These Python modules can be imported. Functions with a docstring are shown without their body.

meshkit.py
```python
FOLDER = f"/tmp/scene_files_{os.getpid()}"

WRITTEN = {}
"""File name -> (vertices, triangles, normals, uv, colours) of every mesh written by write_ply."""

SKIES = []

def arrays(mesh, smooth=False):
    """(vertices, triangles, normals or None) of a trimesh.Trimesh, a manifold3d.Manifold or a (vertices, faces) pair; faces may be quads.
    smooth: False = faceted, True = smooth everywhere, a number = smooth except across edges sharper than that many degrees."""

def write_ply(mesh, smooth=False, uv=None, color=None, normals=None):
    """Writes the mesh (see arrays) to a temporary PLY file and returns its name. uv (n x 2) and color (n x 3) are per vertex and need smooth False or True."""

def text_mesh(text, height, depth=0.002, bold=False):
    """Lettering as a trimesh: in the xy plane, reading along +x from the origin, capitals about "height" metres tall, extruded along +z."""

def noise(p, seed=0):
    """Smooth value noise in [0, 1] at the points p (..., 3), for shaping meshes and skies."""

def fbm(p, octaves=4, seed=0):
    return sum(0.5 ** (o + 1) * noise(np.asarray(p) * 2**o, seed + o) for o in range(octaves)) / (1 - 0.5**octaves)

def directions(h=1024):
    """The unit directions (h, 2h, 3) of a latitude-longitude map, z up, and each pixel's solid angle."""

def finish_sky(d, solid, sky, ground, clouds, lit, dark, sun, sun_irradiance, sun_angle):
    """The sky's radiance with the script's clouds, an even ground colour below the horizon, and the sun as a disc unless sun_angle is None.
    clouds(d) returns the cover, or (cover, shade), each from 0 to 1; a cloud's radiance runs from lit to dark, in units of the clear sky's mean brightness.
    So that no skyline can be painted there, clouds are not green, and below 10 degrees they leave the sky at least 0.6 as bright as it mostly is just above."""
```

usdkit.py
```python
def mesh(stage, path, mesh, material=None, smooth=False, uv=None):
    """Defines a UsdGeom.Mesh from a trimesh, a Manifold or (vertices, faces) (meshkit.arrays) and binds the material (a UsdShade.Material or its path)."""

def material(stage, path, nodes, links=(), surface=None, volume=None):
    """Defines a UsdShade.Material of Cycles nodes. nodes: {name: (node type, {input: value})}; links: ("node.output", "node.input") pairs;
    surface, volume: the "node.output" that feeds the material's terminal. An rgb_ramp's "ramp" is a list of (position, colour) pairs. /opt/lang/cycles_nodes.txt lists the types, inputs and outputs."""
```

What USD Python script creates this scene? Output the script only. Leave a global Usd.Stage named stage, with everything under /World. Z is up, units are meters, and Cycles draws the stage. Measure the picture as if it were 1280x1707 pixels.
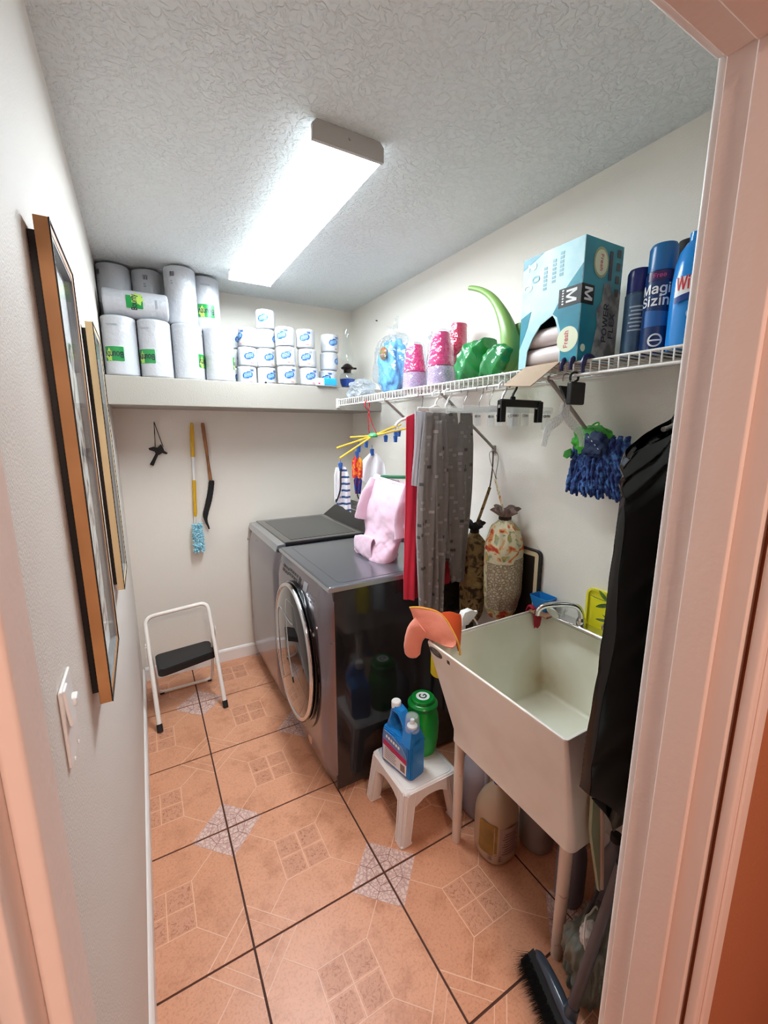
import math, random
import numpy as np, trimesh, manifold3d, usdkit, meshkit
from meshkit import noise, fbm, text_mesh
from pxr import Usd, UsdGeom, UsdLux, UsdShade, Gf, Sdf
from shapely.geometry import Polygon, box as sbox, LineString, Point
from shapely import affinity
from shapely.ops import unary_union

random.seed(7); RNG = np.random.default_rng(7)
stage = Usd.Stage.CreateInMemory()
UsdGeom.SetStageUpAxis(stage, 'Z'); UsdGeom.SetStageMetersPerUnit(stage, 1.0)
W = UsdGeom.Xform.Define(stage, '/World'); stage.SetDefaultPrim(W.GetPrim())
UsdGeom.Scope.Define(stage, '/World/Looks')

# ---------------------------------------------------------------- camera, lights, exposure
CAM = np.array([0.1184, -1.1002, 1.5762]); PITCH, YAW = math.radians(-10.79), math.radians(29.64); FPX = 705.2
EXPOSURE = 1.06
LAMP, LAMP_SIDE, HALL, HALL_COL = 22.0, 1.1, 53.0, (1.0, 0.78, 0.66)
cy_, sy_, cp_, sp_ = math.cos(YAW), math.sin(YAW), math.cos(PITCH), math.sin(PITCH)
FWD = np.array([sy_*cp_, cy_*cp_, sp_]); RIGHT = np.array([cy_, -sy_, 0.0]); UP = np.cross(RIGHT, FWD)
cam = UsdGeom.Camera.Define(stage, '/World/camera')
cam.CreateHorizontalApertureAttr(36.0); cam.CreateVerticalApertureAttr(36.0*1707/1280)
cam.CreateFocalLengthAttr(36.0*FPX/1280); cam.CreateClippingRangeAttr(Gf.Vec2f(0.02, 100))
cam.CreateExposureAttr(EXPOSURE)
m4 = np.eye(4); m4[0, :3], m4[1, :3], m4[2, :3], m4[3, :3] = RIGHT, UP, -FWD, CAM
cam.AddTransformOp().Set(Gf.Matrix4d(*m4.ravel().tolist()))
# warm flush lamp of the hall behind the camera
hl = UsdLux.DiskLight.Define(stage, '/World/hall_light'); hl.CreateRadiusAttr(0.17)
hl.CreateIntensityAttr(HALL); hl.CreateColorAttr(Gf.Vec3f(*HALL_COL)); hl.AddTranslateOp().Set(Gf.Vec3d(0.35, -2.0, 2.36))

def at(u, v, x=None, y=None, z=None):
    """the point of the plane x=, y= or z= that the measured photo pixel belongs to"""
    d = RIGHT*(u-640)/FPX + UP*(853.5-v)/FPX + FWD
    k, val = (0, x) if x is not None else (1, y) if y is not None else (2, z)
    return CAM + (val-CAM[k])/d[k]*d

# ---------------------------------------------------------------- materials
def lin(h):
    if not isinstance(h, str): return tuple(h)
    c = [int(h[i:i+2], 16)/255 for i in (0, 2, 4)]
    return tuple(x/12.92 if x <= .04045 else ((x+.055)/1.055)**2.4 for x in c)
LOOKS = {}
def mat(name, col, rough=.5, metal=0, bump=None, vary=None, **kw):
    if name in LOOKS: return LOOKS[name]
    n = {"g": ("geometry", {}), "p": ("principled_bsdf", {"base_color": lin(col), "roughness": rough, "metallic": metal, **kw})}
    l = []
    if vary:
        sc, c2, lo, hi = vary[:4]
        n["vn"] = ("noise_texture", {"scale": sc, "detail": vary[4] if len(vary) > 4 else 3.0})
        n["vr"] = ("rgb_ramp", {"ramp": [(lo, lin(col)), (hi, lin(c2))]})
        l += [("g.position", "vn.vector"), ("vn.fac", "vr.fac"), ("vr.color", "p.base_color")]
    if bump:
        n["bn"] = ("noise_texture", {"scale": bump[0], "detail": bump[2] if len(bump) > 2 else 2.0})
        n["bu"] = ("bump", {"distance": bump[1], "strength": 1.0})
        l += [("g.position", "bn.vector"), ("bn.fac", "bu.height"), ("bu.normal", "p.normal")]
    LOOKS[name] = usdkit.material(stage, '/World/Looks/'+name, n, l, surface="p.BSDF")
    return LOOKS[name]
def clear(name, tint='f4f8fa', gloss=.05, amount=.12, bump=None, body=None, ior=1.45):
    """thin clear plastic or glass: transparent with fresnel gloss, body = share of milky diffuse"""
    if name in LOOKS: return LOOKS[name]
    n = {"g": ("geometry", {}), "t": ("transparent_bsdf", {"color": lin(tint)}), "s": ("glossy_bsdf", {"color": (1, 1, 1), "roughness": gloss}),
         "f": ("layer_weight", {"blend": .5}), "w": ("math", {"math_type": "power", "value2": 3.2}), "a": ("math", {"math_type": "multiply_add", "value2": min(.6, (ior-1)*1.4), "value3": .03+amount*.5, "use_clamp": True}), "m": ("mix_closure", {})}
    l = [("f.facing", "w.value1"), ("w.value", "a.value1"), ("a.value", "m.fac"), ("t.BSDF", "m.closure1"), ("s.BSDF", "m.closure2")]
    out = "m.closure"
    if bump:
        n["bn"] = ("noise_texture", {"scale": bump[0], "detail": 2.0}); n["bu"] = ("bump", {"distance": bump[1], "strength": 1.0})
        l += [("g.position", "bn.vector"), ("bn.fac", "bu.height"), ("bu.normal", "s.normal"), ("bu.normal", "f.normal")]
    if body:
        n["d"] = ("principled_bsdf", {"base_color": lin(body[0]), "roughness": .3}); n["m2"] = ("mix_closure", {"fac": body[1]})
        l += [("m.closure", "m2.closure1"), ("d.BSDF", "m2.closure2")]; out = "m2.closure"
    LOOKS[name] = usdkit.material(stage, '/World/Looks/'+name, n, l, surface=out)
    return LOOKS[name]

# ---------------------------------------------------------------- prims
USED = set()
def numbered(path):
    p, k = path, 0
    while p in USED:
        k += 1; p = f'{path}_{k:03d}'
    USED.add(p); return p
LOC = {}
def tagp(pr, label=None, cat=None, group=None, kind=None):
    for k, v in (('label', label), ('category', cat), ('group', group), ('kind', kind)):
        if v: pr.SetCustomDataByKey(k, v)
    return pr
def thing(name, label, cat, loc=(0, 0, 0), group=None, kind=None):
    p = numbered('/World/'+name); x = UsdGeom.Xform.Define(stage, p); x.AddTranslateOp().Set(Gf.Vec3d(*map(float, loc)))
    LOC[p] = np.array(loc, float)
    tagp(x.GetPrim(), label, cat, group, kind); return p
def part(parent, name, mesh, m, smooth=35, label=None, kind=None):
    """a mesh given in world coordinates, put under its thing (or part)"""
    p = numbered(parent+'/'+name); L0 = LOC.get(parent, np.zeros(3)); LOC[p] = L0
    if isinstance(mesh, (list, tuple)) and not isinstance(mesh[0], np.ndarray): mesh = cat(mesh)
    if hasattr(mesh, 'to_mesh'): mesh = tri(mesh)
    mesh = mesh.copy(); mesh.vertices = mesh.vertices - L0
    pr = usdkit.mesh(stage, p, mesh, m, smooth=smooth)
    tagp(pr.GetPrim(), label, kind=kind); return p
def solo(name, mesh, m, label=None, cat_=None, group=None, kind=None, smooth=35):
    p = part('/World', name, mesh, m, smooth); tagp(stage.GetPrimAtPath(p), label, cat_, group, kind); return p
def tri(m):
    q = m.to_mesh(); return trimesh.Trimesh(q.vert_properties[:, :3], q.tri_verts, process=False)
def cat(ms): return trimesh.util.concatenate([tri(m) if hasattr(m, 'to_mesh') else m for m in ms])

# ---------------------------------------------------------------- shapes
Mf = manifold3d.Manifold
def bx(x0, x1, y0, y1, z0, z1, r=0.0, seg=8):
    if r <= 0: return trimesh.creation.box(bounds=[[x0, y0, z0], [x1, y1, z1]])
    r = min(r, (x1-x0)/2-1e-5, (y1-y0)/2-1e-5, (z1-z0)/2-1e-5)
    s = Mf.sphere(r, seg)
    return tri(Mf.batch_hull([s.translate((x, y, z)) for x in (x0+r, x1-r) for y in (y0+r, y1-r) for z in (z0+r, z1-r)]))
def hull(pts): return trimesh.convex.convex_hull(np.array(pts, float))
def frame_of(d):
    d = d/np.linalg.norm(d); a = np.array([0, 0, 1.0]) if abs(d[2]) < .9 else np.array([1.0, 0, 0])
    u = np.cross(a, d); u /= np.linalg.norm(u); return u, np.cross(d, u)
def tube(pts, r, n=10, closed=False, flat=None):
    """swept tube; r a number or one per point; flat=(a,b) squashes the section"""
    P = np.array(pts, float); N = len(P); R = np.broadcast_to(np.asarray(r, float), (N,))
    T = np.gradient(P, axis=0) if not closed else np.roll(P, -1, 0)-np.roll(P, 1, 0)
    T /= np.linalg.norm(T, axis=1, keepdims=True)+1e-12
    u, v = frame_of(T[0]); U = [u]
    for i in range(1, N):
        u = U[-1]-T[i]*(U[-1]@T[i]); u /= np.linalg.norm(u)+1e-12; U.append(u)
    U = np.array(U); V = np.cross(T, U); a = np.linspace(0, 2*np.pi, n, endpoint=False)
    fa, fb = flat or (1, 1)
    ring = P[:, None]+R[:, None, None]*(fa*np.cos(a)[None, :, None]*U[:, None]+fb*np.sin(a)[None, :, None]*V[:, None])
    return skin(ring, closed)
def skin(ring, closed=False, caps=True):
    """closed surface through rings of points (N,n,3)"""
    N, n = ring.shape[:2]; v = ring.reshape(-1, 3); f = []
    I = np.arange(n); J = (I+1) % n
    for i in range(N if closed else N-1):
        a, b = i*n, ((i+1) % N)*n
        f += [np.stack([a+I, a+J, b+J], 1), np.stack([a+I, b+J, b+I], 1)]
    f = np.vstack(f)
    if not closed and caps:
        v = np.vstack([v, ring[0].mean(0), ring[-1].mean(0)]); c0, c1 = len(v)-2, len(v)-1; e = (N-1)*n
        f = np.vstack([f, np.stack([np.full(n, c0), J, I], 1), np.stack([np.full(n, c1), e+I, e+J], 1)])
    m = trimesh.Trimesh(v, f, process=False)
    if m.volume < 0: m.invert()
    return m
def spline(pts, n=24):
    from scipy.interpolate import CubicSpline
    P = np.array(pts, float); t = np.r_[0, np.cumsum(np.linalg.norm(np.diff(P, axis=0), axis=1))]
    return CubicSpline(t, P)(np.linspace(0, t[-1], n))
def cyl(p0, p1, r, n=16): return tube([p0, p1], r, n)
def lathe(prof, c=(0, 0, 0), n=28, sx=1, sy=1, power=2.0):
    """profile [(r,z)...] revolved about the vertical through c; power>2 squares the section"""
    a = np.linspace(0, 2*np.pi, n, endpoint=False); ca, sa = np.cos(a), np.sin(a)
    k = (np.abs(ca)**power+np.abs(sa)**power)**(-1/power)
    R = np.array(prof, float)
    ring = np.stack([R[:, 0][:, None]*(ca*k)[None]*sx+c[0], R[:, 0][:, None]*(sa*k)[None]*sy+c[1], np.repeat(R[:, 1][:, None], n, 1)+c[2]], -1)
    return skin(ring)
def rprof(r, z0, z1, e, k=4):
    """side profile of a can with rounded rims"""
    a = np.linspace(0, np.pi/2, k)
    return [(1e-4, z0)]+[(r-e+e*math.sin(t), z0+e-e*math.cos(t)) for t in a]+[(r-e+e*math.cos(t), z1-e+e*math.sin(t)) for t in a]+[(1e-4, z1)]
def sheet(G, th=.002):
    """solid sheet through the grid of points G (m,n,3)"""
    m, n = G.shape[:2]
    du, dv = np.gradient(G, axis=0), np.gradient(G, axis=1)
    N = np.cross(du, dv); N /= np.linalg.norm(N, axis=2, keepdims=True)+1e-12
    A, B = (G+N*th/2).reshape(-1, 3), (G-N*th/2).reshape(-1, 3); k = m*n
    idx = np.arange(k).reshape(m, n); a, b, c, d = idx[:-1, :-1].ravel(), idx[1:, :-1].ravel(), idx[1:, 1:].ravel(), idx[:-1, 1:].ravel()
    f = [np.stack([a, b, c], 1), np.stack([a, c, d], 1), np.stack([a, c, b], 1)+k, np.stack([a, d, c], 1)+k]
    edge = np.r_[idx[0, :], idx[1:, -1], idx[-1, -2::-1], idx[-2:0:-1, 0]]; e2 = np.roll(edge, -1)
    f += [np.stack([edge, e2, e2+k], 1), np.stack([edge, e2+k, edge+k], 1)]
    me = trimesh.Trimesh(np.vstack([A, B]), np.vstack(f), process=False)
    if me.volume < 0: me.invert()
    return me
def prism(poly, h, z=0.0):
    ps = getattr(poly, 'geoms', [poly]); out = []
    for p in ps:
        if p.geom_type == 'Polygon' and p.area > 1e-9:
            m = trimesh.creation.extrude_polygon(p, h, engine='earcut'); m.apply_translation((0, 0, z)); out.append(m)
    return cat(out) if out else None
def onto(mesh, o, ex, ey, ez=None):
    """moves a mesh drawn in xy (thickness +z) into the frame o, ex, ey"""
    ex, ey = np.array(ex, float), np.array(ey, float); ez = np.cross(ex, ey) if ez is None else np.array(ez, float)
    m = mesh.copy(); m.vertices = np.array(o)+m.vertices[:, :1]*ex+m.vertices[:, 1:2]*ey+m.vertices[:, 2:]*ez
    if np.dot(np.cross(ex, ey), ez) < 0: m.invert()
    return m
def moved(m, d=(0, 0, 0), rz=0, c=(0, 0, 0), axis=(0, 0, 1)):
    m = m.copy()
    if rz: m.apply_transform(trimesh.transformations.rotation_matrix(rz, axis, c))
    m.apply_translation(d); return m
def rough_up(m, amp, scale, seed=0, sub=0):
    m = m.copy()
    for _ in range(sub): m = m.subdivide()
    m.merge_vertices(); n = m.vertex_normals
    m.vertices = m.vertices+n*((fbm(m.vertices*scale, 3, seed)-.5)*2*amp)[:, None]
    return m
def wrap(mesh, c, r, a0, lift=.0004, rot=0):
    """bends a flat drawing (x along, y up) round the vertical cylinder at c; a0 = heading of its middle, seen from outside"""
    m = mesh.copy()
    if rot: m.apply_transform(trimesh.transformations.rotation_matrix(rot, (0, 0, 1)))
    v, f = trimesh.remesh.subdivide_to_size(m.vertices, m.faces, r*.22, max_iter=8); m = trimesh.Trimesh(v, f, process=False)
    a = a0+m.vertices[:, 0]/r; R = r+lift+m.vertices[:, 2]
    m.vertices = np.stack([c[0]+R*np.cos(a), c[1]+R*np.sin(a), c[2]+m.vertices[:, 1]], 1)
    return m
def txt(t, h, d=.0006, bold=True):
    m = text_mesh(t, h, d, bold); b = m.bounds; m.apply_translation(-np.array([(b[0, 0]+b[1, 0])/2, (b[0, 1]+b[1, 1])/2, 0])); return m
def rrect(w, h, r, n=4): return sbox(-w/2+r, -h/2+r, w/2-r, h/2-r).buffer(r, quad_segs=n) if r > 0 else sbox(-w/2, -h/2, w/2, h/2)

# ---------------------------------------------------------------- the room
RW, RD, RH, DY = 1.5083, 1.8075, 2.4096, -.771       # right wall, back wall, ceiling, door wall
TS, TX0 = .4635, .2818                              # tile size, first grout line right of the left wall
JL, JR, HEAD = .045, .793, 2.03
wallm = dict(rough=.62, bump=(260, .0009, 2))
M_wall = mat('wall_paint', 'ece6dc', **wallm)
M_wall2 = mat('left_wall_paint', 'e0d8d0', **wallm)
M_hall = mat('hall_paint', 'b57450', rough=.7, bump=(220, .0008, 2))
M_trim = mat('white_trim', 'efeae6', rough=.38)
M_jamb = mat('door_paint', 'e9d6cc', rough=.62, bump=(90, .0004, 2))
M_grout = mat('grout', '4e3029', rough=.9, bump=(300, .001))
n = {"g": ("geometry", {}), "p": ("principled_bsdf", {"base_color": lin('dfe4e4'), "roughness": .75}),
     "w": ("noise_texture", {"scale": 14.0, "detail": 2.0}), "s": ("vector_math", {"math_type": "scale", "scale": .035}), "a": ("vector_math", {"math_type": "add"}),
     "b": ("noise_texture", {"scale": 58.0, "detail": 2.5, "distortion": .45}), "r": ("rgb_ramp", {"ramp": [(.44, (0, 0, 0)), (.54, (.7, .7, .7)), (.68, (1, 1, 1))]}), "u": ("bump", {"distance": .0036, "strength": .9})}
M_ceil = usdkit.material(stage, '/World/Looks/knockdown_ceiling', n, [("g.position", "w.vector"), ("w.color", "s.vector1"), ("g.position", "a.vector1"), ("s.vector", "a.vector2"), ("a.vector", "b.vector"), ("b.fac", "r.fac"), ("r.color", "u.height"), ("u.normal", "p.normal")], surface="p.BSDF")

def struct(name, mesh, m, smooth=35): return solo(name, mesh, m, kind='structure', smooth=smooth)
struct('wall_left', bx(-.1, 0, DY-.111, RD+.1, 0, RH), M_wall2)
struct('wall_right', bx(RW, RW+.1, DY-.111, RD+.1, 0, RH), M_wall)
struct('wall_back', bx(0, RW, RD, RD+.1, 0, RH), M_wall)
struct('ceiling', bx(-.1, RW+.1, DY-.111, RD+.1, RH, RH+.1), M_ceil)
struct('wall_front', cat([bx(JR+.02, RW, DY-.105, DY, 0, RH), bx(0, JR+.02, DY-.105, DY, HEAD+.02, RH), bx(0, JL-.02, DY-.105, DY, 0, HEAD+.02)]), M_wall)
# the hall outside the door
HY = DY-.111
struct('wall_hall_near', cat([bx(JR+.02, 2.3, HY-.006, DY-.1055, 0, RH), bx(-1.2, JL-.02, HY-.006, DY-.1055, 0, RH), bx(JL-.02, JR+.02, HY-.006, DY-.1055, HEAD+.02, RH)]), M_hall)
struct('wall_hall_far', bx(-1.2, 2.3, -3.1, -3.0, 0, RH), M_hall)
struct('wall_hall_left', bx(-1.3, -1.2, -3.1, HY, 0, RH), M_hall)
struct('wall_hall_right', bx(2.3, 2.4, -3.1, HY, 0, RH), M_hall)
struct('ceiling_hall', bx(-1.3, 2.4, -3.1, HY-.006, RH, RH+.1), mat('hall_ceiling', 'cdbfb2', rough=.8))

# door frame: jambs, stops and the casings of both sides
df = thing('door_1', None, None, (0, DY, 0), kind='structure')
y0, y1 = HY, DY
part(df, 'jamb', bx(JR, JR+.02, y0, y1, 0, HEAD+.02, .002), M_jamb); part(df, 'jamb', bx(JL-.02, JL, y0, y1, 0, HEAD+.02, .002), M_jamb)
part(df, 'head_jamb', bx(JL, JR, y0, y1, HEAD, HEAD+.02, .002), M_jamb)
part(df, 'door_stop', bx(JR-.011, JR, -.855, -.807, 0, HEAD, .003), M_jamb); part(df, 'door_stop', bx(JL, JL+.011, -.858, -.810, 0, HEAD, .003), M_jamb)
part(df, 'door_stop', bx(JL+.011, JR-.011, -.855, -.807, HEAD-.011, HEAD, .003), M_jamb)
def casing(xa, xb, ya, yb, za, zb): return bx(xa, xb, ya, yb, za, zb, .004)
for s, (ya, yb), mt in (('h', (y0-.021, y0-.006), M_jamb), ('r', (y1, y1+.013), M_trim)):
    part(df, 'casing', [casing(JR+.006, JR+.064, ya, yb, 0, HEAD+.064), casing(JR+.020, JR+.05, ya-.004 if s == 'h' else yb, ya+.002 if s == 'h' else yb+.003, 0, HEAD+.05)], mt)
    if s == 'h': part(df, 'casing', casing(JL-.064, JL-.006, ya, yb, 0, HEAD+.064), mt)
    else: part(df, 'casing', casing(.003, JL-.006, ya, yb, 0, HEAD+.064), mt)
    part(df, 'head_casing', casing(JL-.005, JR+.005, ya, yb, HEAD+.006, HEAD+.064), mt)

# floor of square tiles; corners alternate between pale inlays and engraved frames
fl = thing('floor', None, None, (0, 0, 0), kind='structure')
part(fl, 'grout', bx(-1.2, 2.3, -3.0, RD, -.05, -.0028), M_grout)
TILES = []
for k, (a, b) in enumerate((('d89b7a', 'b87a59'), ('d39674', 'bd8060'), ('d19372', 'b37554'))):
    nm = {"g": ("geometry", {}), "p": ("principled_bsdf", {"roughness": .36, "specular_ior_level": .45}),
          "n": ("noise_texture", {"scale": 7.0, "detail": 8.0, "roughness": .72}), "r": ("rgb_ramp", {"ramp": [(.30, lin(b)), (.50, lin(a)), (.72, tuple(min(1, 1.06*q) for q in lin(a)))]}),
          "n2": ("noise_texture", {"scale": 120.0, "detail": 4.0, "roughness": .7}), "r2": ("rgb_ramp", {"ramp": [(.38, (.84, .78, .74)), (.50, (1, 1, 1)), (.60, (1, 1, 1)), (.72, (.80, .70, .66))]}), "m": ("mix_color", {"blend_type": "multiply", "fac": 1.0}), "u": ("bump", {"distance": .0008, "strength": .5})}
    TILES.append(usdkit.material(stage, f'/World/Looks/floor_tile_{"abc"[k]}', nm, [("g.position", "n.vector"), ("g.position", "n2.vector"), ("n.fac", "r.fac"), ("n2.fac", "r2.fac"), ("r.color", "m.a"), ("r2.color", "m.b"), ("m.result", "p.base_color"), ("n.fac", "u.height"), ("u.normal", "p.normal")], surface="p.BSDF"))
nm = {"g": ("geometry", {}), "p": ("principled_bsdf", {"roughness": .42}), "v": ("voronoi_texture", {"feature": "distance_to_edge", "scale": 62.0, "randomness": 1.0}),
      "n": ("noise_texture", {"scale": 40.0, "detail": 3.0}), "s": ("vector_math", {"math_type": "scale", "scale": .03}), "a": ("vector_math", {"math_type": "add"}),
      "r": ("rgb_ramp", {"ramp": [(.0, lin('b58c82')), (.10, lin('cda99e')), (.22, lin('dabbb0'))]}), "u": ("bump", {"distance": .001, "strength": .5})}
M_inlay = usdkit.material(stage, '/World/Looks/pale_inlay', nm, [("g.position", "n.vector"), ("n.color", "s.vector1"), ("g.position", "a.vector1"), ("s.vector", "a.vector2"), ("a.vector", "v.vector"), ("v.distance", "r.fac"), ("r.color", "p.base_color"), ("r.color", "u.height"), ("u.normal", "p.normal")], surface="p.BSDF")
nm = {"g": ("geometry", {}), "p": ("principled_bsdf", {"roughness": .42}), "n": ("noise_texture", {"scale": 70.0, "detail": 4.0, "roughness": .65, "distortion": 1.5}),
      "r": ("rgb_ramp", {"ramp": [(.34, lin('9a5f46')), (.43, lin('bf8364')), (.56, lin('d09576')), (.68, lin('c4886a'))]}), "u": ("bump", {"distance": .0012, "strength": .6})}
M_ornate = usdkit.material(stage, '/World/Looks/ornate_relief', nm, [("g.position", "n.vector"), ("n.fac", "r.fac"), ("r.color", "p.base_color"), ("n.fac", "u.height"), ("u.normal", "p.normal")], surface="p.BSDF")
M_line = mat('tile_line', 'e3b498', rough=.4); M_line2 = mat('inlay_line', '8d5f58', rough=.5)
ROOM = unary_union([sbox(0.0, -3.0, RW, RD), sbox(-1.2, -3.0, 2.3, HY-.006)]).difference(unary_union([sbox(JR+.001, HY-.006, 3, DY), sbox(-2, HY-.006, JL-.001, DY)]))
def strip(*pts, w=.0026): return LineString(pts).buffer(w/2, cap_style=2)
for j in range(-7, 4):
    for i in range(-4, 5):
        x0, y0 = TX0+i*TS, j*TS; g = .0034
        full = sbox(x0+g, y0+g, x0+TS-g, y0+TS-g).intersection(ROOM)
        if full.is_empty or full.area < 1e-4: continue
        t = part(fl, 'tile', prism(full, .010, -.010), TILES[(i*5+j*3) % 3])
        if j < -2: continue
        U = lambda u, v: (x0+u*TS, y0+v*TS)
        even = (i+j+1) % 2 == 0         # pale inlays at this tile's lower-left and upper-right corners
        corners = [(0, 0, 1, 1), (1, 1, -1, -1)] if even else [(1, 0, -1, 1), (0, 1, 1, -1)]
        framed = [(1, 0, -1, 1), (0, 1, 1, -1)] if even else [(0, 0, 1, 1), (1, 1, -1, -1)]
        c = .29
        inl = unary_union([Polygon([U(a, b), U(a+s*c, b), U(a, b+q*c)]) for a, b, s, q in corners]).intersection(full.buffer(-.0004))
        if not inl.is_empty: part(t, 'corner_inlay', prism(inl, .0007, 0), M_inlay)
        L = []
        for a, b, s, q in corners:
            L.append(strip(U(a+s*.145, b+q*.145), U(a+s*.32, b+q*.32)))
        for a, b, s, q in framed:
            L += [strip(U(a+s*.30, b), U(a, b+q*.30), w=.0032), strip(U(a+s*.20, b), U(a, b+q*.20), w=.0024), strip(U(a+s*.15, b+q*.15), U(a+s*.32, b+q*.32))]
        sq = [(.32, .32), (.68, .32), (.68, .68), (.32, .68)]
        for k in range(4): L.append(strip(U(*sq[k]), U(*sq[(k+1) % 4])))
        L += [strip(U(.5, .32), U(.5, .68)), strip(U(.32, .5), U(.68, .5))]
        ln = unary_union(L).intersection(full.buffer(-.0004))
        pl = prism(ln, .0005, 0) if not ln.is_empty else None
        if pl is not None: part(t, 'relief_line', pl, M_line)
        orn = unary_union([sbox(*U(.335+.18*p, .335+.18*q), *U(.485+.18*p, .485+.18*q)) for p in (0, 1) for q in (0, 1)]).intersection(full.buffer(-.0004))
        po = prism(orn, .0004, 0) if not orn.is_empty else None
        if po is not None: part(t, 'ornate_square', po, M_ornate)
        L = []
        for a, b, s, q in corners:
            L += [strip(U(a+s*.075, b), U(a+s*.075, b+q*.075), U(a, b+q*.075), w=.0022), strip(U(a+s*.075, b+q*.075), U(a+s*.145, b+q*.145), w=.0022), strip(U(a+s*.15, b), U(a+s*.105, b+q*.105), U(a, b+q*.15), w=.0018)]
        ln = unary_union(L).intersection(inl)
        pl = prism(ln, .0009, 0) if not ln.is_empty else None
        if pl is not None: part(t, 'inlay_groove', pl, M_line2)

# skirting boards
prof = Polygon([(0, 0), (.013, 0), (.013, .062), (.0115, .068), (.0125, .072), (.009, .080), (.005, .086), (0, .089)])
def skirt(name, o, ex, ln): struct(name, onto(prism(prof, ln), o, ex, (0, 0, 1)), M_trim)
m = prism(prof, 1)
def skirting(name, o, n_, run, ln):
    p = prism(prof, ln); struct(name, onto(p, o, n_, (0, 0, 1), run), M_trim)
skirting('baseboard_left', (0.0002, DY+.014, 0.0002), (1, 0, 0), (0, 1, 0), RD-DY-.028)
skirting('baseboard_back', (0.0135, RD-.0002, 0.0002), (0, -1, 0), (1, 0, 0), RW-.027)
skirting('baseboard_right', (RW-.0002, DY+.02, 0.0002), (-1, 0, 0), (0, 1, 0), RD-DY-.034)

# boxed ledge along the back wall
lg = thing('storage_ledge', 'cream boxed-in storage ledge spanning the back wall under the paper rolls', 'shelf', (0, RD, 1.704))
part(lg, 'ledge_box', bx(.0005, RW-.0005, 1.377, RD-.0005, 1.704, 1.842, .004), mat('ledge_dimmed_paint', 'a09a91', rough=.55, bump=(240, .0007)))  # wall paint darkened for the ledge; weaker lamp light put into the colour
LZ = 1.842

# ---------------------------------------------------------------- fluorescent ceiling lamp
cl = thing('ceiling_lamp', 'long white fluorescent ceiling lamp with wraparound diffuser, glowing', 'ceiling lamp', (.7125, .77, RH))
M_glow = usdkit.material(stage, '/World/Looks/lamp_glow', {"e": ("emission", {"color": (.84, .945, 1.0), "strength": LAMP})}, [], surface="e.emission")
M_cap = mat('lamp_metal', 'b9b5b0', rough=.45)
sec = lambda w, h, c: Polygon([(-w/2, -h), (w/2, -h), (w/2, -c), (w/2-c, 0), (-w/2+c, 0), (-w/2, -c)])
def along_y(poly, ya, yb, x, z): return onto(prism(poly, yb-ya), (x, ya, z), (-1, 0, 0), (0, 0, 1), (0, 1, 0))
part(cl, 'housing', bx(.66, .765, .16, 1.385, RH-.012, RH-.0005), M_trim)
M_glow2 = usdkit.material(stage, '/World/Looks/lamp_glow_side', {"e": ("emission", {"color": (.84, .945, 1.0), "strength": LAMP_SIDE})}, [], surface="e.emission")
part(cl, 'diffuser', along_y(Polygon([(-.107, -.047), (.107, -.047), (.107, -.0462), (-.107, -.0462)]), .152, 1.392, .7125, RH-.0015), M_glow)
part(cl, 'diffuser_side', along_y(Polygon([(-.107, -.0460), (.107, -.0460), (.107, -.012), (.095, 0), (-.095, 0), (-.107, -.012)]), .152, 1.392, .7125, RH-.0015), M_glow2)
part(cl, 'end_cap', [along_y(sec(.222, .0515, .013), .140, .151, .7125, RH-.0005), cyl((.713, .1405, RH-.022), (.713, .137, RH-.022), .0035)], M_cap)
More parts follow.
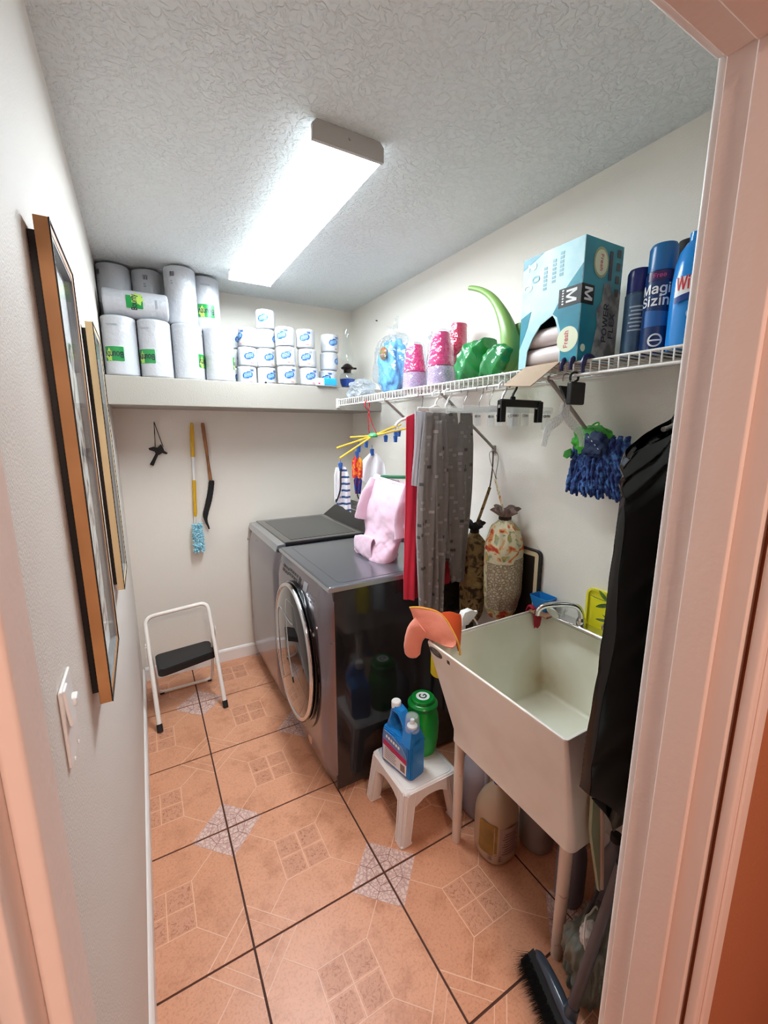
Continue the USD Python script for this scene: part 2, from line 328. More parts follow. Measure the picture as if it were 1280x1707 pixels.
part(cl, 'end_cap', along_y(sec(.222, .0515, .013), 1.393, 1.403, .7125, RH-.0005), mat('lamp_far_cap', 'eceae6', rough=.4))

# ---------------------------------------------------------------- framed pictures on the left wall
M_black = mat('black_edge', '171514', rough=.5); M_white = mat('white_mat', 'e9ebea', rough=.5)
def art(name, dark, light, pink, scale):
    nm = {"g": ("geometry", {}), "p": ("principled_bsdf", {"roughness": .35}), "n": ("noise_texture", {"scale": scale, "detail": 5.0, "distortion": 1.2}),
          "r": ("rgb_ramp", {"ramp": [(.36, lin(dark)), (.42, lin('6f7166')), (.46, lin(pink)), (.51, lin('d8d6cc')), (.58, lin(light))]})}
    return usdkit.material(stage, '/World/Looks/'+name, nm, [("g.position", "n.vector"), ("n.fac", "r.fac"), ("r.color", "p.base_color")], surface="p.BSDF")
def picture(label, y0, y1, z0, z1, x0, x1, wood, art_m):
    t = thing('framed_picture', label, 'picture', (0, (y0+y1)/2, (z0+z1)/2), 'framed pictures on the left wall')
    w = .016
    for a in ((y0, y0+w, z0, z1), (y1-w, y1, z0, z1)): part(t, 'frame_side', bx(x0, x1, a[0], a[1], a[2], a[3], .001), wood)
    for a in ((z0, z0+w), (z1-w, z1)): part(t, 'frame_rail', bx(x0, x1, y0+w, y1-w, a[0], a[1], .001), wood)
    e = .0018
    part(t, 'black_face_edge', [bx(x1, x1+e, y0, y0+.003, z0, z1), bx(x1, x1+e, y1-.003, y1, z0, z1), bx(x1, x1+e, y0+.003, y1-.003, z0, z0+.003), bx(x1, x1+e, y0+.003, y1-.003, z1-.003, z1)], M_black)
    part(t, 'inner_slip', [bx(x0+.004, x1-.001, y0+w, y0+w+.004, z0+w, z1-w), bx(x0+.004, x1-.001, y1-w-.004, y1-w, z0+w, z1-w), bx(x0+.004, x1-.001, y0+w+.004, y1-w-.004, z0+w, z0+w+.004), bx(x0+.004, x1-.001, y0+w+.004, y1-w-.004, z1-w-.004, z1-w)], mat('slip_grey', '8d9194', rough=.35, metal=.4))
    part(t, 'backing', bx(.0004, x0+.003, y0+w, y1-w, z0+w, z1-w), M_black)
    part(t, 'mount', bx(x0+.003, x0+.005, y0+w, y1-w, z0+w, z1-w), M_white)
    part(t, 'print', bx(x0+.005, x0+.0055, y0+w+.030, y1-w-.012, z0+w+.05, z1-w-.13), art_m)
    part(t, 'glass', bx(x1-.004, x1-.0025, y0+w, y1-w, z0+w, z1-w), clear('picture_glass', 'ffffff', .05, .0, ior=1.12))
wood1 = mat('frame_wood', 'c8935f', rough=.5, vary=(9, 'b07d4c', .35, .7)); wood2 = mat('frame_wood_pale', 'dcc092', rough=.5)
picture('large tan-framed picture nearest the door, hanging above the light switch', -.245, .026, 1.088, 1.890, .0115, .030, wood1, art('art_a', '24282a', 'e6eae6', 'b49a92', 16.0))
picture('smaller pale-framed picture on the left wall, farther from the door', .470, .745, 1.065, 1.892, .0105, .029, wood2, art('art_b', '2c3a33', 'eef1ee', 'c7b8b4', 18.0))

# light switches
sw = thing('light_switch', 'white wall plate with rocker and slide dimmer below the large picture', 'light switch', (0, -.455, 1.2))
M_plastic = mat('white_plastic', 'efeeec', rough=.3)
part(sw, 'wall_plate', bx(.0004, .005, -.492, -.420, 1.150, 1.258, .002), M_plastic)
part(sw, 'rocker', moved(bx(.0045, .0095, -.486, -.462, 1.205, 1.256, .002), rz=-.08, c=(.006, -.474, 1.23), axis=(0, 1, 0)), M_plastic)
part(sw, 'dimmer_slide', bx(.0045, .012, -.450, -.430, 1.212, 1.224, .002), M_plastic)
for q in (cyl((.0055, -.477, 1.153), (.0068, -.477, 1.153), .003), cyl((.0055, -.44, 1.153), (.0068, -.44, 1.153), .003)): part(sw, 'screw', q, M_trim)

# ---------------------------------------------------------------- washing machine and dryer
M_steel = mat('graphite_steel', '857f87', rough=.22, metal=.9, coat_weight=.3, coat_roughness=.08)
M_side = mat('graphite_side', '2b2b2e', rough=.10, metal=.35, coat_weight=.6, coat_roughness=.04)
M_topm = mat('graphite_top', '7f838a', rough=.26, metal=.8, coat_weight=.3, coat_roughness=.12)
M_glossblk = mat('gloss_black', '0b0b0d', rough=.06, coat_weight=.5)
M_chrome = mat('chrome', 'dadada', rough=.09, metal=1.0)
M_silver = mat('silver_trim', 'b4b6ba', rough=.25, metal=.85)
M_rubber = mat('dark_rubber', '141416', rough=.6)
XF = .735; DZ = .966
def front_shell(y0, y1, z0, z1, bulge, ret=.034, kick=.05):
    """bulged front panel facing -x with bevelled returns"""
    ny, nz = 21, 25; g = []
    for k in range(nz):
        t = k/(nz-1); z = z0+(z1-z0)*t
        row = []
        for i in range(ny):
            s = i/(ny-1); e = min(s, 1-s)
            edge = ret*(1-min(e/.06, 1))**1.6
            x = XF-.045-bulge*math.sin(math.pi*s)*.5+edge
            x += kick*max(0, (.16-t)/.16)**2
            x += .030*max(0, (t-.86)/.14)**1.5
            row.append((x, y0+(y1-y0)*s, z))
        g.append(row)
    return np.array(g)
def solid_front(G, xb):
    nz, ny = G.shape[:2]; B = G.copy(); B[..., 0] = xb
    rings = np.concatenate([G, B[:, ::-1]], 1)
    return skin(rings)
dr = thing('dryer', 'graphite front-loading dryer with round chrome-rimmed door', 'dryer', (1.1, .738, 0))
YA, YB = .395, 1.083
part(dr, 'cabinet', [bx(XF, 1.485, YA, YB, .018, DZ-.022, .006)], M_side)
part(dr, 'front_panel', solid_front(front_shell(YA+.001, YB-.001, .022, DZ-.012, .012), XF+.012), M_steel, smooth=50)
top = bx(.715, 1.487, YA-.002, YB+.001, DZ-.026, DZ, .010)
part(dr, 'top_panel', top, M_topm)
rim = sbox(.80, YA+.055, 1.45, YB-.05).buffer(.03).buffer(-.0); rim = rim.difference(rim.buffer(-.004))
part(dr, 'top_ridge', prism(rim, .0016, DZ-.0006), M_topm)
part(dr, 'top_trim', [bx(.714, 1.485, YA-.0045, YA-.002, DZ-.024, DZ-.004, .001), bx(.711, .72, YA-.003, YB, DZ-.022, DZ-.006, .004)], M_silver)
part(dr, 'panel_seam', bx(.712, .737, YA-.0005, YA+.0012, .72, .723), M_silver)
# door: dark recess, chrome ring, domed glass
dc = np.array([.675, .735, .545]); ry, rz_ = .265, .330
def oval(r, x, n=72, f=1.0): 
    a = np.linspace(0, 2*np.pi, n, endpoint=False); return np.stack([np.full(n, x), dc[1]+ry*r*np.cos(a), dc[2]+rz_*r*np.sin(a)], 1)
part(dr, 'door_recess', skin(np.stack([oval(1.03, .715), oval(1.03, .676), oval(1.01, .672)])), M_glossblk, smooth=40)
dd = part(dr, 'door', skin(np.stack([oval(.97, .70), oval(.97, .662)]+[oval(.97*math.cos(t), .662-.034*math.sin(t)) for t in np.linspace(.12, 1.5, 9)])), mat('door_glass', '28272a', rough=.05, metal=.35, coat_weight=1.0, coat_roughness=.02), smooth=50)
cres = oval(1.05, .679); cres[:, 1] -= .012; cres[:, 2] -= .022; part(dr, 'recess_crescent', skin(np.stack([cres+np.array([.03, 0, 0]), cres])), M_glossblk)  # second black oval, set off-centre to show as a crescent at lower right
ring = oval(.985, .660); part(dd, 'chrome_ring', tube(ring, .0105, 12, closed=True, flat=(1.0, 1.0)), M_chrome, smooth=60)
dome = lambda y, z: .662-.034*math.sqrt(max(0, 1-((y/(ry*.97))**2+(z/(rz_*.97))**2)))-.0006
hl_ = [(dome(y_, z_), dc[1]+y_, dc[2]+z_) for y_, z_ in ((-.10, .180), (0, .187), (.105, .190), (.128, .180), (.126, .05), (.105, -.08), (.078, -.165))]
part(dd, 'silver_line', tube(spline(hl_, 30), .0028, 8), M_silver)  # thin silver line laid on the door glass
# control panel on the upper band
cpm = mat('panel_print', '2a2a2d', rough=.2); key = mat('panel_key', '5c5b60', rough=.7)
def on_front(y, z):
    G = front_shell(YA+.001, YB-.001, .022, DZ-.012, .012); zz = np.linspace(.022, DZ-.012, 25); yy = np.linspace(YA+.001, YB-.001, 21)
    xk = np.array([np.interp(y, yy, G[k, :, 0]) for k in range(25)]); return float(np.interp(z, zz, xk))
def plate(y0, y1, z0, z1, th=.002):
    """a small plate following the panel's lean"""
    a, b = on_front((y0+y1)/2, z0), on_front((y0+y1)/2, z1)
    return hull([(x-th, y, z) for (x, z) in ((a, z0), (b, z1)) for y in (y0, y1)]+[(x+.002, y, z) for (x, z) in ((a, z0), (b, z1)) for y in (y0, y1)])
for r in range(2):
    for k in range(7): part(dr, 'button', plate(.735+.034*k, .735+.034*k+.026, .905-.02*r-.006*(k > 3), .917-.02*r-.006*(k > 3)), cpm)
part(dr, 'control_bar', plate(.705, .715, .872, .918), cpm)
part(dr, 'control_bar', plate(.688, .697, .868, .914), cpm)
part(dr, 'display', plate(.60, .648, .878, .916), mat('display_grey', '8f9097', rough=.15))
for r in range(3):
    for k in range(3): part(dr, 'key', plate(.505+.03*k, .521+.03*k, .885-.016*r, .891-.016*r, .0007), key)
lg_ = txt('LG', .013, .001); part(dr, 'logo', onto(lg_, (on_front(1.03, .905)-.0012, 1.03, .905), (0, -1, 0), (.28, 0, .96)), key)
bg = lathe([(1e-4, 0), (.026, 0), (.026, .0012), (1e-4, .0014)], n=24); bg = moved(bg, rz=-math.pi/2, axis=(0, 1, 0)); part(dr, 'round_sticker', moved(bg, (on_front(.60, .20)-.0012+.003, .60, .155)), mat('sticker', 'b98f7c', rough=.4, metal=.3))
part(dr, 'foot', cyl((.80, YA+.06, 0), (.80, YA+.06, .022), .02), M_rubber); part(dr, 'foot', cyl((.80, YB-.06, 0), (.80, YB-.06, .022), .02), M_rubber)
part(dr, 'foot', cyl((1.42, YA+.06, 0), (1.42, YA+.06, .022), .02), M_rubber); part(dr, 'foot', cyl((1.42, YB-.06, 0), (1.42, YB-.06, .022), .02), M_rubber)

wm = thing('washing_machine', 'graphite top-loading washing machine with dark glass lid beside the back wall', 'washing machine', (1.1, 1.44, 0))
YA, YB = 1.095, 1.785
part(wm, 'cabinet', bx(XF, 1.485, YA, YB, .018, DZ-.03, .008), M_steel)
part(wm, 'front_panel', solid_front(front_shell(YA+.001, YB-.001, .022, DZ-.030, .006, ret=.02, kick=.03), XF+.012), M_steel, smooth=50)
part(wm, 'top_frame', bx(.705, 1.487, YA, YB, DZ-.034, DZ-.010, .008), mat('washer_rim', '3a3b3e', rough=.3, metal=.4))
part(wm, 'front_strip', hull([(.700, y, DZ-.030) for y in (YA+.01, YB-.01)]+[(.712, y, DZ+.004) for y in (YA+.01, YB-.01)]+[(.755, y, DZ+.008) for y in (YA+.01, YB-.01)]+[(.755, y, DZ-.03) for y in (YA+.01, YB-.01)]), M_silver)
part(wm, 'lid', bx(.752, 1.245, YA+.012, YB-.012, DZ-.012, DZ+.014, .006), mat('lid_glass', '1c1d20', rough=.10, metal=.2, coat_weight=.6, coat_roughness=.05))
part(wm, 'lid_window', bx(.80, 1.20, YA+.06, YB-.06, DZ+.0135, DZ+.0152, .0007), mat('lid_window_glass', '3b3c40', rough=.14, metal=.5))
cons = [(1.245, DZ-.01), (1.245, DZ+.012), (1.335, DZ+.075), (1.475, DZ+.10), (1.485, DZ+.06), (1.485, DZ-.01)]
pc = Polygon(cons); part(wm, 'console', onto(prism(pc, YB-YA-.01), (0, YA+.005, 0), (1, 0, 0), (0, 0, 1), (0, 1, 0)), mat('console_black', '121214', rough=.3))
def on_cons(y0, y1, s0, s1, th=.002):
    a, b = np.array([1.335, DZ+.075]), np.array([1.475, DZ+.10]); d = b-a; nrm = np.array([-d[1], d[0]])/np.linalg.norm(d)
    return hull([(q[0], y, q[1]) for s in (s0, s1) for q in (a+d*s-nrm*.001, a+d*s+nrm*th) for y in (y0, y1)])
part(wm, 'console_strip', on_cons(1.14, 1.60, .12, .20), M_silver)
for k in range(4): part(wm, 'console_button', on_cons(1.17+.12*k, 1.22+.12*k, .40, .58), mat('console_key', '55565a', rough=.25))
lg_ = txt('LG', .012, .001); part(wm, 'logo', onto(lg_, (.672, 1.67, .885), (0, -1, 0), (0, 0, 1)), key)
for xx in (.80, 1.42):
    for yy in (YA+.06, YB-.06): part(wm, 'foot', cyl((xx, yy, 0), (xx, yy, .022), .02), M_rubber)

# ---------------------------------------------------------------- utility sink
M_tub = mat('tub_white', 'ece5dc', rough=.32, bump=(160, .0004), vary=(6, 'e2d7cb', .45, .75))
nm = {"g": ("geometry", {}), "p": ("principled_bsdf", {"roughness": .42}), "n": ("noise_texture", {"scale": 7.0, "detail": 4.0}), "r": ("rgb_ramp", {"ramp": [(.35, lin('e2dfcc')), (.7, lin('ebe8da'))]}),
      "d": ("vector_math", {"math_type": "distance", "vector2": (1.455, -.062, .56)}), "dr": ("map_range", {"from_min": .02, "from_max": .20, "to_min": 1.0, "to_max": 0.0, "clamp": True}), "k": ("math", {"math_type": "multiply"}), "k2": ("math", {"math_type": "multiply", "value2": 1.3, "use_clamp": True}),
      "m": ("mix_color", {"b": lin('9c7a3e')})}
M_tubin = usdkit.material(stage, '/World/Looks/tub_inside', nm, [("g.position", "n.vector"), ("n.fac", "r.fac"), ("g.position", "d.vector1"), ("d.value", "dr.value"), ("dr.result", "k.value1"), ("n.fac", "k.value2"), ("k.value", "k2.value1"), ("k2.value", "m.fac"), ("r.color", "m.a"), ("m.result", "p.base_color")], surface="p.BSDF")
sk = thing('utility_sink', 'white plastic utility sink on legs against the right wall', 'sink', (1.22, -.27, 0))
def rectring(x0, x1, y0, y1, z, r, n=5):
    p = []
    for cx, cy, a in ((x1-r, y1-r, 0), (x0+r, y1-r, 90), (x0+r, y0+r, 180), (x1-r, y0+r, 270)):
        for t in np.linspace(0, 90, n): p.append((cx+r*math.cos(math.radians(a+t)), cy+r*math.sin(math.radians(a+t)), z))
    return p
SX0, SX1, SY0, SY1, SZ = .922, 1.500, -.553, .012, .862
rr = lambda k, z, r, e=0.0: rectring(SX0+e+.070*k, SX1-e-.030*k, SY0+e+.004*k, SY1-e-.075*k, z, r)
part(sk, 'basin', skin(np.array([rr(.95, .492, .02, .012), rr(.93, .496, .022), rr(.93, .540, .022), rr(.0, SZ-.006, .010), rr(0, SZ-.001, .010, .001), rr(0, SZ, .010, .003), rr(0, SZ, .012, .007), rr(0, SZ-.002, .012, .008), rr(.92, .55, .03, .008), rr(.97, .525, .035, .020)])), M_tub, smooth=40)
part(sk, 'basin_lining', skin(np.array([rr(.97, .5365, .03, .028), rr(.90, .552, .03, .0135), rr(.0, SZ-.007, .012, .0128), rr(.0, SZ-.007, .012, .0118), rr(.90, .55, .03, .0118), rr(.97, .534, .03, .026)])), M_tubin, smooth=40)
part(sk, 'drain', lathe([(1e-4, .5375), (.04, .5375), (.042, .540), (.03, .539), (1e-4, .536)], (1.2, -.28, 0)), M_chrome)
for lx, ly in ((1.053, -.031), (1.081, -.475), (1.40, -.031), (1.40, -.475)):
    part(sk, 'leg', [tube([(lx, ly, 0), (lx, ly, .10), (lx, ly, .50)], [.0165, .0175, .019], 16), lathe([(.021, .47), (.024, .49), (.024, .50)], (lx, ly, 0))], mat('sink_leg', 'ddc9bb', rough=.4, vary=(30, 'b89b8a', .66, .72)))
nx, ny_, nz_ = np.array([-.35, 0, -.068]), np.array([0, -1, 0]), None
fd = np.array([.070, 0, .862-.512]); fd[0] = -.070; fd /= np.linalg.norm(fd)   # up the front face
fn = np.cross((0, -1, 0), fd)
def front_pt(y, z): return np.array([SX0+.070*(SZ-z)/(.35)-.0006, y, z])
ov = Point(0, 0).buffer(1, quad_segs=10); ov = affinity.scale(ov, .036, .0155)
lp = part(sk, 'maker_plate', onto(prism(ov, .0012), front_pt(-.037, .838), (0, -1, 0), fd), mat('plate_black', '1d1c1c', rough=.4), label='black oval maker plate')
inner = ov.buffer(-.0025).difference(ov.buffer(-.0035))
part(lp, 'plate_print', onto(prism(inner, .0004, .0012), front_pt(-.037, .838), (0, -1, 0), fd), mat('plate_silver', '8c8782', rough=.4))
for dy, hh in ((.005, .0055), (-.004, .0045)):
    bars = unary_union([sbox(-.018+.0062*k, dy-hh/2, -.018+.0062*k+.0036, dy+hh/2) for k in range(6)]); part(lp, 'plate_print', onto(prism(bars, .0004, .0012), front_pt(-.037, .838), (0, -1, 0), fd), 'X' and mat('plate_silver', '8c8782'))
part(sk, 'label_square', onto(prism(sbox(-.007, -.007, .007, .007), .0008), front_pt(-.105, .835), (0, -1, 0), fd), mat('plate_black', ''))

# chrome faucet on the sink's back rim
fc = thing('faucet', 'chrome swing-spout faucet on the back rim of the sink', 'faucet', (1.455, -.20, SZ))
part(fc, 'deck_plate', bx(1.435, 1.493, -.335, -.085, SZ+.0002, SZ+.020, .008), M_chrome)
sp = spline([(1.46, -.20, SZ+.018), (1.46, -.20, SZ+.05), (1.452, -.19, SZ+.082), (1.425, -.165, SZ+.092), (1.385, -.135, SZ+.088), (1.350, -.110, SZ+.075), (1.340, -.103, SZ+.045)], 30)
part(fc, 'spout', [tube(sp, .0105, 14), lathe([(1e-4, .018), (.016, .018), (.018, .03), (.013, .045), (1e-4, .047)], (1.46, -.20, SZ))], M_chrome)
for yy in (-.115, -.305):
    part(fc, 'tap_handle', [lathe([(1e-4, .018), (.014, .018), (.012, .035), (.022, .042), (.024, .055), (.018, .062), (1e-4, .064)], (1.46, yy, SZ), sx=1, sy=1, n=20)], clear('acrylic_knob', 'f2f5f5', .06, .25) if yy > -.2 else M_chrome)
part(fc, 'drip_disc', moved(lathe([(1e-4, -.003), (.026, -.003), (.028, 0), (.026, .003), (1e-4, .003)], n=24), (1.425, -.105, SZ+.036), rz=1.0, axis=(0, 1, 0)), mat('faucet_disc', 'd5d8d2', rough=.3))

# ---------------------------------------------------------------- white plastic step stool beside the dryer
M_stool = mat('stool_plastic', 'e4dcd8', rough=.33)
st = thing('plastic_stool', 'low white plastic step stool holding two detergent bottles', 'stool', (.985, .19, 0))
QX0, QX1, QY0, QY1, QZ = .868, 1.118, .052, .318, .222
part(st, 'top', bx(QX0, QX1, QY0, QY1, QZ-.02, QZ, .009), M_stool)
part(st, 'top_rim', cat([tube(np.array(rectring(QX0+.012, QX1-.012, QY0+.012, QY1-.012, QZ-.001, .03)), .0035, 8, closed=True)]), M_stool)
def leg_mesh(sx, sy):
    cx, cy = (QX0 if sx < 0 else QX1), (QY0 if sy < 0 else QY1); ms = []
    def foot(z, ox, oy, w, r):
        x0, y0 = cx+sx*ox, cy+sy*oy
        return [(x0-sx*(r+(w-2*r)*a)+r*math.cos(t), y0-sy*(r+(w*.92-2*r)*b)+r*math.sin(t), z) for a in (0, 1) for b in (0, 1) for t in np.linspace(0, 2*np.pi, 9)[:-1]]
    ms.append(hull(foot(0, .026, .013, .050, .014)+foot(QZ-.010, .001, .001, .062, .016)))
    for k in (0, 1):                                      # raised ribs down both outer faces
        e = .006
        for q in (.010, .040):
            p0 = np.array([cx+sx*(.026-(q if k else -.0005)), cy+sy*(.013-(-.0005 if k else q)), .004]); p1 = np.array([cx+sx*(.001-(q*1.2 if k else -.0005)), cy+sy*(.001-(-.0005 if k else q*1.2)), QZ-.012]); ms.append(tube([p0, p1], .0028, 6))
    ms.append(bx(cx+sx*.026-(.052 if sx > 0 else -.0), cx+sx*.026+(.052 if sx < 0 else .0), cy+sy*.013-(.048 if sy > 0 else 0), cy+sy*.013+(.048 if sy < 0 else 0), 0, .008, .003))
    return cat(ms)
for sx in (-1, 1):
    for sy in (-1, 1): part(st, 'leg', leg_mesh(sx, sy), M_stool)
def apron(a, b, fixed, axis):
    L = b-a; pts = [(a, 0), (b, 0), (b, -.075), (b-.03, -.062)]+[(a+L/2+(L/2-.05)*math.cos(t), -.055+.018*math.sin(t)) for t in np.linspace(.2, math.pi-.2, 9)]+[(a+.03, -.062), (a, -.075)]
    p = prism(Polygon(pts).buffer(0), .006)
    return onto(p, (fixed, 0, QZ-.006), (0, 1, 0), (0, 0, 1)) if axis == 'y' else onto(p, (0, fixed, QZ-.006), (1, 0, 0), (0, 0, 1))
part(st, 'apron', apron(QY0+.02, QY1-.02, QX0-.003, 'y'), M_stool); part(st, 'apron', apron(QY0+.02, QY1-.02, QX1-.004, 'y'), M_stool)
part(st, 'apron', apron(QX0+.02, QX1-.02, QY0+.003, 'x'), M_stool); part(st, 'apron', apron(QX0+.02, QX1-.02, QY1+.003, 'x'), M_stool)

# folding step stool by the back wall
fs = thing('folding_step_stool', 'white tubular folding step stool with black seat by the back wall', 'step stool', (.23, 1.45, 0))
M_tube = mat('white_tube', 'ece6df', rough=.3)
A0, A1, B0, B1 = np.array([.069, 1.232, .012]), np.array([.409, 1.276, .012]), np.array([.048, 1.50, .545]), np.array([.380, 1.50, .572])
dB = (B1-B0)/np.linalg.norm(B1-B0); up0, up1 = (B0-A0)/np.linalg.norm(B0-A0), (B1-A1)/np.linalg.norm(B1-A1)
def arch(A0, B0, B1, A1, r): 
    d = (B1-B0)/np.linalg.norm(B1-B0); u0 = (A0-B0)/np.linalg.norm(A0-B0); u1 = (A1-B1)/np.linalg.norm(A1-B1)
    q = lambda c, e, f: [c+e*r*(1-t)**2+f*r*t**2 for t in np.linspace(0, 1, 7)]
    return np.array([A0]+q(B0, u0, d)+q(B1, -d, u1)+[A1])
part(fs, 'front_frame', tube(arch(A0, B0, B1, A1, .05), .0115, 12), M_tube)
C0, C1, E0, E1 = np.array([.074, 1.625, .010]), np.array([.385, 1.665, .010]), np.array([.058, 1.425, .375]), np.array([.388, 1.44, .385])
C0[1] = 1.60; C1[1] = 1.605
part(fs, 'rear_frame', tube(np.array([E0]+list(arch(E0, C0+[0, 0, 0], C1, E1, .045)[1:-1])+[E1]), .0095, 12), M_tube)
Sx, Sy = (.375, 1.525), None
s0, s1, s2, s3 = np.array([.078, 1.550, .285]), np.array([.378, 1.590, .285]), np.array([.400, 1.415, .285]), np.array([.088, 1.330, .285])
seat_poly = Polygon([(p[0], p[1]) for p in (s0, s1, s2, s3)]).buffer(-.03).buffer(.03, quad_segs=5)
seat = cat([prism(seat_poly.buffer(-.008), .004, .285), prism(seat_poly, .034, .251), prism(seat_poly.buffer(-.004), .003, .2835)])
part(fs, 'seat', seat, mat('seat_black', '131518', rough=.45, bump=(500, .0006)))
for a, b in ((A0, B0), (A1, B1)): 
    f = a+(b-a)*.012; part(fs, 'foot', cyl(a-(b-a)*.0225, a+(b-a)*.045, .0145), M_rubber)
for y in (C0, C1): part(fs, 'rear_foot', bx(y[0]-.012+(.02 if y is C0 else -.02), y[0]+.012+(.02 if y is C0 else -.02), y[1]-.012, y[1]+.012, 0, .012, .003), M_rubber)
for a, b, s in ((A0, B0, -1), (A1, B1, 1)):
    h = a+(b-a)*.68; part(fs, 'bracket', [hull([h+np.array([s*.012, dy, dz]) for dy, dz in ((-.02, -.05), (.012, -.05), (.012, .05), (-.02, .05))]+[h+np.array([s*.015, dy, dz]) for dy, dz in ((-.02, -.05), (.012, -.05), (.012, .05), (-.02, .05))])]+[cyl(h+np.array([s*.010, 0, dz]), h+np.array([s*.019, 0, dz]), .006, 10) for dz in (-.03, .03)], M_tube)

# ---------------------------------------------------------------- paper rolls on the ledge
M_wrap = mat('paper_wrap', 'babcc1', rough=.28, bump=(34, .0035, 3))
M_paper = mat('tissue_paper', 'c0c1c5', rough=.6, bump=(60, .0022, 3))
M_green = mat('label_green', '178a3f', rough=.3); M_lgreen = mat('label_lime', 'a9c95a', rough=.3); M_navy = mat('label_navy', '1d2733', rough=.3)
M_blue = mat('label_blue', '1d5a9c', rough=.35); M_lblue = mat('label_light_blue', '9ec9ea', rough=.35); M_greyink = mat('grey_ink', '8f959e', rough=.5); M_grey2 = mat('dark_ink', '4a4a50', rough=.5)
M_pinkink = mat('pink_ink', 'b0365e', rough=.4); M_yelink = mat('yellow_ink', 'e0c93a', rough=.4)
HEADC = lambda c: math.atan2(CAM[1]-c[1], CAM[0]-c[0])     # a roll's front, where its label was turned by the one who stacked it
G4 = 'kitchen paper rolls stacked on the ledge'
def towel(c, label, a=None, flip=True, r=.0755, h=.278, word='Bounty', bar=False):
    t = thing('paper_towel_roll', label, 'paper towel', c, G4)
    part(t, 'wrapped_roll', rough_up(lathe([(.012, .012), (.022, .004)]+[(p, q) for p, q in rprof(r, 0, h, .012)[1:-1]]+[(.022, h-.004), (.012, h-.012), (1e-4, h-.012)], c, 40), .0016, 22, 3), M_wrap, smooth=60)
    if a is not None:
        lb = part(t, 'label', wrap(onto(prism(rrect(.086, .066, .003), .0006), (0, 0, 0), (1, 0, 0), (0, 1, 0)), (c[0], c[1], c[2]+.10), r+.001, a), M_green)
        part(lb, 'burst', wrap(onto(prism(Polygon([(-.022+.020*math.cos(k)*(1 if i % 2 else .66), -.006+.034*math.sin(k)*(1 if i % 2 else .7)) for i, k in enumerate(np.linspace(0, 2*np.pi, 14)[:-1])]), .0005), (0, 0, 0), (1, 0, 0), (0, 1, 0)), (c[0], c[1], c[2]+.10), r+.0016, a), M_lgreen)
        w = txt(word, .020, .0005); w.apply_transform(np.diag([.92, 1.35, 1, 1]))
        part(lb, 'lettering', wrap(w, (c[0], c[1], c[2]+.10), r+.0022, a, rot=math.pi if flip else 0), M_navy)
    if bar is not False:
        bars = unary_union([sbox(-.012+.0035*k, 0, -.012+.0035*k+(.0022 if k % 3 else .0012), .022) for k in range(7)])
        part(t, 'barcode', wrap(prism(bars, .0004), (c[0], c[1], c[2]+h-.055), r+.001, bar), M_grey2)
        part(t, 'small_print', wrap(prism(unary_union([sbox(-.011, -.024-.011*k, -.001+.002*k, -.018-.011*k) for k in range(2)]), .0004), (c[0], c[1], c[2]+h-.055), r+.001, bar), M_greyink)
    else:
        part(t, 'small_print', wrap(prism(unary_union([sbox(-.028+.006*(k % 2), -.005*k, .022, -.005*k+.0022) for k in range(2)]), .0004), (c[0], c[1], c[2]+h-.045), r+.001, (a if a is not None else HEADC(c)+.3)+.05), M_greyink)
    return t
ZT = LZ
R4 = .0755
E1_ = (.079, 1.458, ZT); E2_ = (.2315, 1.458, ZT); E3_ = (.385, 1.472, ZT); E4_ = (.540, 1.462, ZT)
towel(E1_, 'bottom paper towel roll in the ledge corner, against the left wall', HEADC(E1_)-.42)
towel(E2_, 'bottom paper towel roll, second from the left wall, green label low left', HEADC(E2_)-.62)
towel(E3_, 'bottom paper towel roll, third from the left wall, label turned to its right', HEADC(E3_)+1.25)
towel(E4_, 'bottom paper towel roll beside the stacked toilet rolls, label nearly hidden at right', HEADC(E4_)+1.62)
Z2 = ZT+.2785
F1_ = (.078, 1.625, Z2); F2_ = (.232, 1.635, Z2); F3_ = (.375, 1.500, Z2); F4_ = (.505, 1.595, Z2)
for c in ((.078, 1.625), (.232, 1.635)):
    towel((c[0], c[1], ZT), f'paper towel roll hidden behind the {"corner" if c[0] < .1 else "second"} bottom roll', None)
towel(F1_, 'upper paper towel roll at the left wall, behind the lying roll', None, bar=HEADC(F1_)-1.0)
towel(F2_, 'upper paper towel roll behind the lying roll, with a barcode above it', None, bar=HEADC(F2_)-.12)
towel(F3_, 'upper paper towel roll right of the lying roll, with barcode, label out of sight', None, bar=HEADC(F3_)-.45)
towel((F4_[0]-.03, F4_[1]+.05, ZT), 'hidden paper towel roll under the right end of the upper row', None)
towel(F4_, 'upper paper towel roll at the right end of its row, green label upside down', HEADC(F4_)+.05)
# the roll lying across the front
c = np.array([.165, 1.452, Z2+.066]); t = thing('paper_towel_roll', 'paper towel roll lying on its side across the two leftmost rolls', 'paper towel', c, G4)
ex, r = np.array([1, 0, .0]), .064
lay = lambda m: moved(m, rz=math.pi/2, axis=(0, 1, 0))
body = rough_up(lathe([(.012, .010)]+rprof(r, 0, .28, .012)[1:-1]+[(.012, .268), (1e-4, .268)], (0, 0, -.14), 40), .0016, 22, 5)
part(t, 'wrapped_roll', moved(lay(body), c), M_wrap, smooth=60)
lb = part(t, 'label', moved(lay(wrap(prism(rrect(.058, .070, .003), .0006), (0, 0, -.008), r+.001, math.pi*1.5+0)), c), M_green)
